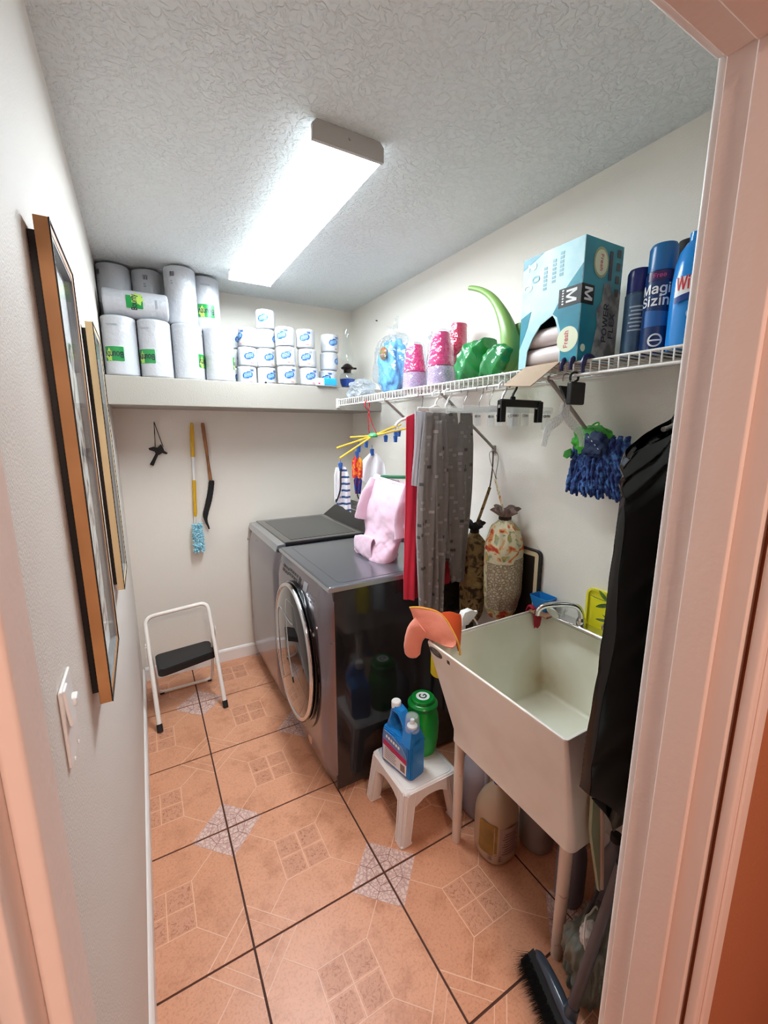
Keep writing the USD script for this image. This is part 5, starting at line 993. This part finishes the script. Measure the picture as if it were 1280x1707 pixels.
part(t, 'stem', [tube(spline([(1.455, -.365, SZ+.02), (1.452, -.350, SZ+.09), (1.445, -.318, SZ+.135), (1.440, -.300, SZ+.150)], 14), .0018, 6), tube(spline([(1.455, -.365, SZ+.02), (1.45, -.345, SZ+.07), (1.44, -.315, SZ+.085)], 12), .0016, 6)], mat('stem_green', '4c6a2a', rough=.6))
def leaf(o, d, L_, w, roll=0.0):
    o, d = np.array(o), np.array(d, float)/np.linalg.norm(d); u, v = frame_of(d); s_ = u*math.cos(roll)+v*math.sin(roll); n_ = np.cross(d, s_)
    return sheet(np.array([[o+d*L_*q+s_*w*k*math.sin(math.pi*min(q*.92+.06, 1))**.8+n_*(.12*L_*q*q-.15*w*abs(k)) for k in (-1, -.5, 0, .5, 1)] for q in np.linspace(0, 1, 9)]), .0008)
for o, d, L_, w, rl in (((1.440, -.300, SZ+.150), (-.3, .9, .05), .055, .008, .3), ((1.443, -.31, SZ+.142), (-.2, .8, -.5), .05, .010, 1.0), ((1.445, -.318, SZ+.135), (-.3, .2, .9), .05, .009, .6), ((1.44, -.315, SZ+.085), (-.2, .9, -.25), .045, .009, .9), ((1.442, -.322, SZ+.08), (-.5, .4, .5), .04, .008, .2), ((1.450, -.345, SZ+.085), (-.6, .3, .4), .045, .009, .4), ((1.441, -.305, SZ+.149), (-.1, .6, .5), .045, .008, 1.3)):
    part(t, 'leaf', leaf(o, d, L_, w, rl), mat('leaf_green', '5f7f2c', rough=.5, vary=(50, '3f5d20', .4, .6)))
# orange cleaning cloth over the front left corner
M_sal = mat('cloth_salmon', 'e58a72', rough=.8, bump=(250, .0008), sheen_weight=.3); M_org = mat('cloth_orange', 'e2541f', rough=.8, bump=(250, .0008)); M_yed = mat('cloth_yellow_edge', 'e9a93a', rough=.7)
t = thing('cleaning_cloth', 'salmon and orange cleaning cloth with yellow edge over the sink corner', 'cloth', (.94, .0, SZ))
z = SZ
drape([[(.882, .062, z+.108), (.905, .040, z+.112), (.935, .012, z+.108), (.965, -.010, z+.092)],
       [(.893, .050, z+.070), (.912, .012, z+.078), (.945, -.020, z+.074), (.978, -.045, z+.058)],
       [(.892, .048, z+.035), (.906, .005, z+.040), (.940, -.035, z+.036), (.985, -.070, z+.022)],
       [(.886, .052, z+.002), (.915, .012, z+.010), (.935, -.030, z+.006), (.960, -.080, z+.003)]], .004, M_sal, .006, 31, 'salmon_front')
drape([[(.882, .062, z+.108), (.905, .040, z+.112), (.935, .012, z+.108), (.965, -.010, z+.092)],
       [(.905, .066, z+.085), (.940, .055, z+.090), (.975, .035, z+.082), (1.000, .0, z+.070)],
       [(.925, .060, z+.030), (.960, .050, z+.030), (.995, .030, z+.022), (1.015, -.01, z+.015)]], .004, M_org, .005, 37, 'orange_back')
part(t, 'hanging_lobe', rough_up(tube(spline([(.915, .025, SZ+.050), (.893, .042, SZ+.010), (.886, .046, SZ-.035), (.886, .044, SZ-.072)], 18), np.interp(np.linspace(0, 1, 18), [0, .4, .9, 1], [.036, .030, .026, .014]), 18, flat=(.7, 1.1)), .004, 24, 7), M_sal, smooth=60)
drape([[(.962, -.004, z+.094), (1.010, .006, z+.086), (1.070, .014, z+.064)], [(.985, -.040, z+.045), (1.025, -.022, z+.040), (1.062, -.004, z+.030)], [(.992, -.075, z-.02), (1.015, -.055, z-.03), (1.030, -.036, z-.05)]], .003, M_org, .004, 41, 'orange_side')
part(t, 'yellow_edge', tube(spline([(.882, .062, SZ+.110), (.905, .040, SZ+.114), (.935, .012, SZ+.110), (.964, -.008, SZ+.095), (.982, -.045, SZ+.055), (.988, -.072, SZ+.020), (.994, -.082, SZ-.03)], 26), .0035, 8), M_yed)
# spray bottles hooked on the left rim
for k, (xx, liq, lab) in enumerate(((1.030, 'd9c21f', 'spray bottle of yellow cleaner behind the orange cloth'), (1.125, 'c9ccd0', 'white trigger spray bottle hooked on the sink left rim'))):
    c = (xx, .068, .64); t = thing('spray_bottle', lab, 'bottle', c, 'trigger spray bottles at the sink')
    part(t, 'bottle', lathe([(1e-4, .03), (.034, .03), (.038, .036), (.038, .12), (.030, .155), (.014, .175), (.013, .195), (1e-4, .196)], c, 24), mat(f'spray_body_{"ab"[k]}', liq, rough=.2, transmission_weight=.2))
    part(t, 'collar', lathe([(1e-4, .192), (.016, .192), (.016, .215), (1e-4, .216)], c, 20), M_plastic)
    hd = (xx+.022, .050, SZ+.024)
    part(t, 'trigger_head', [hull([(xx+dx, .058+dy, z) for dx, z in ((-.012, SZ-.008), (.014, SZ-.008), (.050, SZ+.022), (.050, SZ+.036), (.030, SZ+.047), (-.005, SZ+.044), (-.016, SZ+.022)) for dy in (-.013, .013)])], M_plastic); part(t, 'nozzle', tube([(xx+.048, .058, SZ+.029), (xx+.062, .058, SZ+.027)], .008, 12), M_plastic); part(t, 'trigger', tube(spline([(xx+.035, .055, SZ+.020), (xx+.045, .045, SZ+.005), (xx+.050, .035, SZ-.012)], 10), .0035, 8), M_plastic)

# ---------------------------------------------------------------- bottles on the plastic stool
SZT = QZ
jx, jy = .938, .185
t = thing('detergent_jug', 'blue laundry detergent jug with handle and pink label on the stool', 'detergent', (jx, jy, SZT))
M_jug = mat('jug_blue', '1f79c0', rough=.22)
sil = Polygon([(-.085, 0), (.085, 0), (.0865, .05), (.084, .12), (.076, .165), (.060, .205), (.052, .245), (.030, .262), (-.002, .250), (-.022, .215), (-.036, .200), (-.062, .205), (-.078, .188), (-.086, .12)]).buffer(.004).buffer(-.004)
hole = Polygon([(.030, .170), (.042, .200), (.034, .232), (.012, .232), (-.008, .205), (-.014, .178), (.006, .163)]).buffer(.003)
def slab(poly, x0, x1, ch=.012, n=4):
    out = [onto(prism(poly.buffer(-ch*(1-math.sin(math.pi/2*k/n))), (x1-x0)-2*ch*(1-math.cos(math.pi/2*k/n))), (x0+ch*(1-math.cos(math.pi/2*k/n)), 0, 0), (0, 1, 0), (0, 0, 1)) for k in range(n+1)]
    return cat([m for m in out if m is not None])
lowp = sil.intersection(sbox(-.2, -.1, .2, .160)); upp = sil.intersection(sbox(-.2, .148, .2, .4)).difference(hole)
RJ = math.radians(12)
mj = lambda m: moved(moved(m, (jx, jy, SZT+.0005)), rz=RJ, c=(jx, jy, 0))
part(t, 'jug_body', mj(slab(lowp, -.046, .046, .018)), M_jug, smooth=50); part(t, 'handle', mj(slab(upp, -.026, .026, .014)), M_jug, smooth=50)
part(t, 'shoulder', mj(cat([hull([(sx*.034, -.082, .14), (sx*.026, -.068, .208)]*1+[]) if False else hull([(sx*.044, -.083, .145) for sx in (-1, 1)]+[(sx*.044, -.03, .145) for sx in (-1, 1)]+[(sx*.024, -.072, .206) for sx in (-1, 1)]+[(sx*.024, -.034, .206) for sx in (-1, 1)])])), M_jug)
part(t, 'white_cap', mj(lathe([(1e-4, .244), (.019, .244), (.020, .248), (.020, .272), (.017, .276), (1e-4, .276)], (0, .040, 0), 24)), M_plastic)
part(t, 'dosing_cap', mj(lathe([(.030, .196), (.031, .20), (.028, .25), (.024, .258), (1e-4, .259), (1e-4, .256), (.022, .255), (.0265, .248), (.0285, .20)], (0, -.052, 0), 26)), clear('dosing_clear', 'fbfdfe', .08, .0, body=('ffffff', .10), ior=1.25)); part(t, 'pour_spout', mj(lathe([(1e-4, .20), (.020, .20), (.021, .215), (.010, .222), (.008, .240), (1e-4, .242)], (0, -.052, 0), 20)), M_plastic)
lab = lambda poly, th, lift: mj(onto(prism(poly, th), (-.0462-lift, 0, 0), (0, -1, 0), (0, 0, 1)))
lp_ = Polygon([(-.070, .018), (.068, .018), (.070, .10), (.045, .128), (-.010, .150), (-.066, .155)]).buffer(-.004).buffer(.004)
part(t, 'label', lab(lp_, .0006, .0006), mat('label_cream', 'd9d6d8', rough=.35)); part(t, 'label_band', lab(lp_.intersection(Polygon([(-.1, .092), (.1, .062), (.1, .085), (-.1, .120)])), .0004, .0011), mat('label_magenta', 'b3175a', rough=.35)); part(t, 'label_top', lab(lp_.intersection(Polygon([(-.1, .121), (.1, .086), (.1, .2), (-.1, .2)])), .0004, .0011), mat('label_sky', '4d7fb8', rough=.35))
part(t, 'lettering', lab(unary_union([affinity.translate(affinity.rotate(sbox(0, 0, .010, .012), -10), -.050+.014*k, .126-.0025*k) for k in range(6)]), .0004, .0016), M_plastic); part(t, 'small_print', lab(unary_union([sbox(-.055, .030+.009*k, .010-.006*(k % 2), .034+.009*k) for k in range(6)]), .0004, .0011), M_greyink); part(t, 'code_box', lab(sbox(.035, .026, .060, .058), .0004, .0011), mat('code_brown', '7d5f58', rough=.4))
c = (1.060, .222, SZT+.0005)
t = thing('green_tub', 'bright green laundry tub with round white emblem on its lid, on the stool', 'detergent', c)
M_gt = mat('tub_green', '0fa233', rough=.2); M_gl = mat('lid_green', '0c7a2c', rough=.25)
part(t, 'tub', lathe([(1e-4, 0), (.054, 0), (.060, .006), (.069, .06), (.072, .13), (.068, .175), (.057, .200), (.055, .212), (1e-4, .213)], c, 36, sy=.95), M_gt, smooth=50)
lid = part(t, 'lid', lathe([(1e-4, .209), (.060, .209), (.064, .214), (.064, .226), (.058, .234), (.052, .236), (.050, .248), (.046, .252), (1e-4, .252)], c, 36), M_gl)
part(lid, 'emblem', lathe([(1e-4, .2515), (.029, .2515), (.029, .2528), (1e-4, .2530)], c, 28), M_plastic)
g1 = Point(0, 0).buffer(.017).difference(Point(0, 0).buffer(.011)).difference(Polygon([(0, 0), (.03, .002), (.03, .022), (.004, .02)])).union(sbox(.002, -.002, .017, .004)); part(lid, 'emblem_letter', moved(onto(prism(g1, .0005), (c[0], c[1], c[2]+.2531), (1, 0, 0), (0, 1, 0)), rz=.3, c=c), mat('emblem_ink', '17361f', rough=.4))
part(t, 'grip', [hull([(c[0]-.058+dx, c[1]-.028+dy, c[2]+z) for dx, z in ((0, .03), (.02, .03), (.004, .14), (.02, .14)) for dy in (-.010, .010)])], M_gl)

# ---------------------------------------------------------------- jugs and clutter under the sink
def jug(name, label, c, r, h, body, cap, cap_r=.017, handle=None, neck=.014, group='plastic jugs under the sink', sy=1.0):
    t = thing(name, label, 'jug', c, group)
    part(t, 'jug_body', lathe([(1e-4, .0), (r*.82, 0), (r*.96, .008), (r, .03), (r, h*.55), (r*.94, h*.66), (r*.70, h*.80), (r*.40, h*.90), (neck*1.1, h*.94), (neck, h), (1e-4, h+.0005)], c, 36, power=2.6, sy=sy), body, smooth=50)
    if cap: part(t, 'cap', lathe([(1e-4, h-.014), (cap_r, h-.014), (cap_r, h+.006), (cap_r-.003, h+.009), (1e-4, h+.009)], c, 22), cap)
    if handle is not None:
        a = handle; d = np.array([math.cos(a), math.sin(a), 0]); o = np.array(c)
        part(t, 'handle', tube(spline([o+d*r*.45+np.array([0, 0, h*.86]), o+d*r*.95+np.array([0, 0, h*.84]), o+d*r*1.16+np.array([0, 0, h*.66]), o+d*r*1.12+np.array([0, 0, h*.46]), o+d*r*.93+np.array([0, 0, h*.36])], 18), .010, 10), body)
    return t
t = jug('vinegar_jug', 'translucent jug of amber liquid with a blue cap under the sink', (1.163, -.128, 0), .074, .305, mat('jug_milky', 'c6ab90', rough=.25, transmission_weight=.15), mat('cap_blue', '123f86', rough=.3), handle=math.radians(60))
c = (1.163, -.128, 0); a = HEADC(c)
part(t, 'amber_window', wrap(onto(prism(rrect(.074, .130, .012), .0010), (0, 0, 0), (1, 0, 0), (0, 1, 0)), (c[0], c[1], .112), .0785, a-.35), mat('amber_liquid', '96702a', rough=.15, vary=(14, '7d5a20', .4, .65)))
part(t, 'label', wrap(prism(unary_union([rrect(.082, .118, .006), ]), .0008), (c[0], c[1], .108), .0785, a+.72), mat('jug_label', 'a58a80', rough=.5)); part(t, 'label', wrap(prism(rrect(.060, .034, .004), .0010), (c[0], c[1], .038), .0772, a+.05), mat('jug_label', ''))
part(t, 'label_print', wrap(prism(unary_union([affinity.rotate(sbox(-.030+.004*(k % 3), -.048+.0105*k, .032-.006*(k % 2), -.0445+.0105*k), 8) for k in range(9)]), .0005), (c[0], c[1], .108), .0793, a+.72), mat('jug_ink', '6e4f4a', rough=.6)); part(t, 'label_print', wrap(prism(unary_union([sbox(-.024, -.010+.008*k, .02, -.006+.008*k) for k in range(3)]), .0005), (c[0], c[1], .038), .0784, a+.05), mat('jug_ink', ''))
jug('water_jug', 'large pale translucent water jug behind the sink front leg', (1.238, .040, 0), .082, .300, mat('jug_pale', 'b9aab0', rough=.2, transmission_weight=.35), mat('cap_pale', 'cbbdc0', rough=.4), handle=math.radians(-120))
jug('grey_jug', 'dim grey jug with a ring handle right of the amber jug', (1.320, -.190, 0), .062, .24, mat('jug_grey', '8d8480', rough=.35), M_plastic, handle=math.radians(-55))
jug('dark_jug', 'slim grey jug standing under the near end of the sink', (1.255, -.385, 0), .044, .300, mat('jug_slate', '77707a', rough=.3), M_rubber)
jug('flat_jug', 'dark grey flat bottle behind the near sink leg', (1.300, -.495, 0), .042, .33, mat('jug_dim', '5f5a60', rough=.4), M_rubber)
# small bin bag with a wire handle
c = np.array([1.106, -.574, 0]); t = thing('bin_bag', 'grey-green tied rubbish bag with fine creases on the floor by the sink leg', 'rubbish bag', c)
bg_ = blob((1.106, -.574, .118), (.090, .060, .126), .02, seed=41); bg_.vertices[:, 2] = np.maximum(bg_.vertices[:, 2], .001)
part(t, 'bag', rough_up(pleat(bg_, .055, 22, (1.106, -.574, 0), 3), .004, 20, 2), mat('binbag_grey', '6a6d63', rough=.35), smooth=60)
part(t, 'wire_handle', tube(spline([(1.035, -.612, .195), (1.014, -.598, .235), (1.018, -.588, .285), (1.034, -.580, .306), (1.054, -.576, .296), (1.074, -.572, .290), (1.110, -.565, .262)], 26), .0024, 8), mat('handle_white', 'd8d3cc', rough=.4)); part(t, 'knot', blob((1.048, -.588, .246), (.026, .022, .028), .006, seed=3), mat('knot_grey', 'c9c3bf', rough=.5))
# broom
t = thing('broom', 'black-bristled broom with grey handle standing by the door frame', 'broom', (.985, -.55, 0))
h0, h1 = np.array([1.012, -.455, .040]), np.array([.935, -.665, .040]); dv = (h1-h0)/np.linalg.norm(h1-h0); side = np.array([-dv[1], dv[0], 0]); side = side if side[0] < 0 else -side
part(t, 'head', tube(spline([h0, h0+dv*.03+np.array([0, 0, .012]), (h0+h1)/2+np.array([0, 0, .022]), h1-dv*.03+np.array([0, 0, .012]), h1], 20), np.interp(np.linspace(0, 1, 20), [0, .08, .5, .92, 1], [.005, .014, .0185, .014, .005]), 14), mat('broom_blue', '39424e', rough=.2))
br = []
rg = np.random.default_rng(3)
for k in range(1500):
    s = rg.random(); p0 = h0+(h1-h0)*(.02+.96*s)+np.array([0, 0, .0])+side*rg.uniform(-.006, .012); sp_ = side*rg.uniform(.040, .078)+dv*rg.normal(0, .010)
    p1 = p0+sp_; p1[2] = rg.uniform(.002, .042); w_ = .0011
    br.append(trimesh.Trimesh(np.array([p0+dv*w_, p0-dv*w_, p0+np.array([0, 0, w_*1.6]), p1]), [[0, 1, 2], [0, 3, 1], [1, 3, 2], [2, 3, 0]], process=False))
part(t, 'bristles', cat(br+[hull([h0+side*a_+np.array([0, 0, z-.04]) for a_, z in ((.0, .02), (.044, .004), (.050, .020), (.01, .055))]+[h1+side*a_+np.array([0, 0, z-.04]) for a_, z in ((.0, .02), (.044, .004), (.050, .020), (.01, .055))])]), mat('bristle_black', '141414', rough=.8), kind='stuff', smooth=False)
hd0 = (h0+h1)/2+np.array([0, 0, .03]); hd0 = np.array([.962, -.605, .055]); hd1 = hd0+(np.array([1.026, -.650, .521])-hd0)*1.07
part(t, 'handle', tube([hd0-(hd1-hd0)*.02, hd1], .0135, 14), mat('handle_grey', '4d474b', rough=.45)); part(t, 'socket', tube([hd0-(hd1-hd0)*.015, hd0+(hd1-hd0)*.09], [.019, .016], 14), mat('broom_blue', ''))
# upright dustpan
t = thing('dustpan', 'pale green flat dustpan standing on its edge under the black bag', 'dustpan', (1.045, -.60, .36))
yp = -.574
part(t, 'pan', hull([(x, yp+dy, z) for x, z in ((1.010, .700), (1.058, .700), (1.018, .58), (1.074, .56), (1.086, .352), (1.098, .352)) for dy in (-.004, .004)]), mat('pan_green', '9aa486', rough=.5)); part(t, 'pan_edge', tube([(1.040, yp-.006, .700), (1.062, yp-.006, .56), (1.094, yp-.004, .36)], .006, 8), mat('pan_edge_beige', 'c2a798', rough=.5))
part(t, 'pan_stick', tube([(1.091, yp, .36), (1.10, -.535, .18), (1.10, -.510, .006)], .005, 8), M_rubber)

# ---------------------------------------------------------------- black garment bag
t = thing('garment_bag', 'glossy black plastic garment bag hanging on the shelf rail by the door', 'garment bag', (XR, -.645, 1.62))
part(t, 'hook', hook(-.645, .0024, .075), M_wirem)
def gbag(side):
    nz, nx = 130, 110; G = np.zeros((nz, nx, 3))
    for i, q in enumerate(np.linspace(0, 1, nz)):
        for j, s in enumerate(np.linspace(0, 1, nx)):
            zt = 1.652-.105*abs(1-2*s*.95)**1.4-.02*(1-s)
            zb = .845-.26*min(s/.35, 1)**1.1+.02*math.sin(9*s) if s < .35 else .585-.06*(s-.35)
            z = zt+(zb-zt)*q
            xl = .868+.012*math.sin(3*q)-.020*q; xr = 1.46
            x = xl+(xr-xl)*s
            dep = .044*math.sin(math.pi*min(max(s*.96+.02, 0), 1))**.6*min(1, .55+q*3)
            w1 = abs(math.sin(9*s+2.2*q+1.4*math.sin(4*q+2*s)))
            fold = .010*(w1-.5)*min(1, .3+q)+.006*math.sin(22*s-5*q+side)*math.exp(-3*q)
            top = math.exp(-((q-.04)/.06)**2)
            fold += .010*top*(abs(math.sin(17*s+60*q))-.5)+.005*top*math.sin(41*s+25*q)
            diag = .030*math.exp(-((s-.56+.34*q)/.035)**2)*min(1, q*5)
            cr = .012*(abs(fbm(np.array([[x*7+2*q, z*5, side*2.0]]), 3, 9)[0]-.5)*2)
            G[i, j] = (x, -.655-side*(dep+diag+cr)+fold, z)
    return G
Gfr, Gbk = gbag(1), gbag(-1); Gbk[:, 0], Gbk[:, -1] = Gfr[:, 0], Gfr[:, -1]
part(t, 'front_sheet', sheet(Gfr, .0012), mat('bag_black', '020203', rough=.12, specular_ior_level=.38), smooth=60); part(t, 'back_sheet', sheet(Gbk, .0012), mat('bag_black', ''), smooth=60)
part(t, 'hanger_bar', tube(spline([(.99, -.648, 1.580), (1.1, -.648, 1.625), (XR, -.648, 1.660), (1.30, -.648, 1.625), (1.40, -.648, 1.580)], 20), .005, 8), M_wirem)

# ---------------------------------------------------------------- chenille mitt hanging from the near brace
t = thing('chenille_mitt', 'navy chenille dusting mitt with green cuff hanging at the right wall', 'duster', (1.43, -.225, 1.57))
mc = np.array([1.418, -.235, 1.468]); M_chen = mat('chenille_navy', '1d3168', rough=.85, vary=(60, '4674b4', .46, .64)); M_cuff = mat('cuff_green', '3fae2e', rough=.5, vary=(30, '2b8a2a', .4, .6))
part(t, 'pad', blob(mc+np.array([.03, -.015, -.01]), (.045, .090, .085), .01, seed=51), mat('pad_navy', '141f47', rough=.9), smooth=60)
rg = np.random.default_rng(11); st_ = []
for k in range(460):
    u_, v_ = rg.uniform(-1, 1), rg.uniform(-1, .95)
    o = mc+np.array([-.016-.012*rg.random()+.02*abs(u_), u_*.088-.012*v_, .015+v_*.082]); ln = rg.uniform(.032, .050); sw_ = np.array([rg.normal(-.004, .006), u_*.010+rg.normal(0, .005), -ln])
    st_.append(tube([o, o+sw_*.35+np.array([-.010, 0, 0]), o+sw_], [.0052, .0068, .0040], 6))
part(t, 'chenille_strands', cat(st_), M_chen, kind='stuff', smooth=60)
part(t, 'cuff', rough_up(blob(mc+np.array([-.012, .020, .078]), (.030, .066, .046), .01, seed=53), .004, 30), M_cuff, smooth=60)
part(t, 'cuff_band', rough_up(blob(mc+np.array([-.034, -.006, .066]), (.016, .040, .040), .008, seed=52), .002, 40), mat('cuff_navy', '16305c', rough=.6), smooth=60); part(t, 'cuff_stitch', [tube([mc+np.array([-.0505, .008-.012*k, .092-.012*k]), mc+np.array([-.0505, .004-.012*k, .088-.012*k])], .0014, 6) for k in range(4)], M_plastic, kind='stuff')
part(t, 'cuff_tab', hull([mc+np.array([-.045+dx, .072+dy, .052+dz]) for dx in (-.003, .003) for dy, dz in ((0, 0), (.022, -.010), (.026, -.028), (.012, -.034), (-.006, -.020))]), M_cuff)
part(t, 'loop', tube(spline([mc+np.array([-.020, .0, .118]), np.array([1.425, -.205, 1.600]), np.array([1.412, -.200, 1.588]), mc+np.array([-.010, -.01, .112])], 16), .003, 6), M_cuff)

# ---------------------------------------------------------------- brushes hanging on the back wall
YW = RD-.006
M_nail = mat('nail_steel', '6b6560', rough=.4, metal=.8)
t = thing('hanging_gadget', 'small black star-shaped gadget on a cord, leftmost on the back wall', 'gadget', (.20, YW, 1.62))
M_cord = mat('gadget_black', '1b1617', rough=.6)
part(t, 'nail', cyl((.201, RD-.0002, 1.627), (.201, RD-.020, 1.629), .0022, 8), M_nail)
part(t, 'cord', [tube(spline([(.201, YW-.006, 1.632), (.198, YW-.006, 1.56), (.194, YW-.006, 1.485)], 8), .0022, 6), tube(spline([(.201, YW-.006, 1.632), (.218, YW-.006, 1.56), (.236, YW-.006, 1.485)], 8), .0022, 6)], M_cord)
star = Polygon([(.158, 1.478), (.186, 1.486), (.205, 1.480), (.226, 1.500), (.236, 1.478), (.240, 1.462), (.258, 1.446), (.250, 1.440), (.228, 1.448), (.212, 1.438), (.196, 1.440), (.188, 1.458), (.162, 1.468)]); part(t, 'star_body', onto(prism(star, .014), (0, YW, 0), (1, 0, 0), (0, 0, 1)), M_cord)
part(t, 'handle', tube([(.203, YW-.008, 1.448), (.180, YW-.008, 1.405), (.166, YW-.008, 1.378)], [.008, .009, .011], 12), M_cord)
t = thing('extendable_duster', 'yellow and white stick duster with fluffy pale blue head on the back wall', 'duster', (.40, YW, 1.62))
P_ = lambda f: np.array([.4045+(.372-.4045)*f*0+(-.0150)*f, YW-.012, 1.628-.635*f])
P_ = lambda f: np.array([.404+(.379-.404)*f, YW-.014, 1.628+(1.000-1.628)*f])
M_ydust = mat('duster_yellow', 'd9a818', rough=.35)
part(t, 'nail', cyl((.404, RD-.0002, 1.620), (.404, RD-.024, 1.622), .002, 8), M_nail)
part(t, 'grip', tube([P_(0), P_(.03), P_(.10), P_(.33)], [.007, .010, .0125, .0115], 14), M_ydust); part(t, 'shaft', tube([P_(.33), P_(.56)], .008, 12), M_plastic); part(t, 'lower_grip', tube([P_(.56), P_(.58), P_(.90), P_(.93)], [.008, .011, .010, .007], 14), M_ydust)
part(t, 'fork', [tube([P_(.92)+np.array([s*.004, 0, 0]), P_(1.08)+np.array([s*.010+.004, -.004, 0])], .0035, 8) for s in (-1, 1)], M_plastic)
hc = np.array([.385, YW-.036, .908]); M_fluff = mat('fluff_blue', 'a9dbe8', rough=.9, vary=(70, '7fbfd6', .45, .62)); rg = np.random.default_rng(5)
fl_ = [blob(hc, (.022, .022, .082), .006, seed=61, sub=3)]
for k in range(260):
    a, z = rg.uniform(0, 2*np.pi), rg.uniform(-.088, .088); o = hc+np.array([.016*math.cos(a), .016*math.sin(a), z]); e = o+np.array([.019*math.cos(a), min(.019*math.sin(a), .012), rg.uniform(-.012, .004)])*rg.uniform(.7, 1.15)
    fl_.append(tube([o, (o+e)/2+np.array([0, 0, .003]), e], [.005, .0055, .0025], 5))
part(t, 'fluffy_head', cat(fl_), M_fluff, kind='stuff', smooth=60)
t = thing('bench_brush', 'long wooden-handled brush with curved black bristles on the back wall', 'brush', (.46, YW, 1.62))
part(t, 'nail', cyl((.467, RD-.0002, 1.617), (.467, RD-.022, 1.619), .002, 8), M_nail)
q0, q1 = np.array([.466, YW-.012, 1.628]), np.array([.4895, YW-.012, 1.262])
part(t, 'handle', tube([q0, q0+(q1-q0)*.04, q0+(q1-q0)*.3, q0+(q1-q0)*.6, q1], [.008, .0115, .0105, .008, .0105], 14), mat('handle_wood', 'a06a3c', rough=.5, vary=(20, '7d4f2b', .4, .65)))
bs = spline([(.4935, YW-.016, 1.268), (.480, YW-.017, 1.19), (.455, YW-.018, 1.10), (.439, YW-.018, 1.03), (.448, YW-.018, .985), (.456, YW-.018, .955)], 40); rr_ = np.interp(np.linspace(0, 1, 40), [0, .05, .4, .7, .82, .9, 1], [.018, .021, .022, .020, .011, .008, .006])
br = [tube(bs, rr_*.8, 12, flat=(.8, 1.0))]; rg = np.random.default_rng(8)
for k in range(500):
    i = rg.integers(0, 32); a = rg.uniform(0, 2*np.pi); e = np.array([math.cos(a), .5*math.sin(a), rg.normal(0, .25)]); p0 = bs[i]; p1 = p0+e*rr_[i]*rg.uniform(1.0, 1.25); p1[1] = min(p1[1], RD-.002); w_ = .0012
    br.append(trimesh.Trimesh(np.array([p0+[w_, 0, w_], p0+[-w_, 0, w_], p0+[0, w_, -w_], p1]), [[0, 1, 2], [0, 3, 1], [1, 3, 2], [2, 3, 0]], process=False))
part(t, 'bristles', cat(br), mat('bristle_black', ''), kind='stuff', smooth=40)
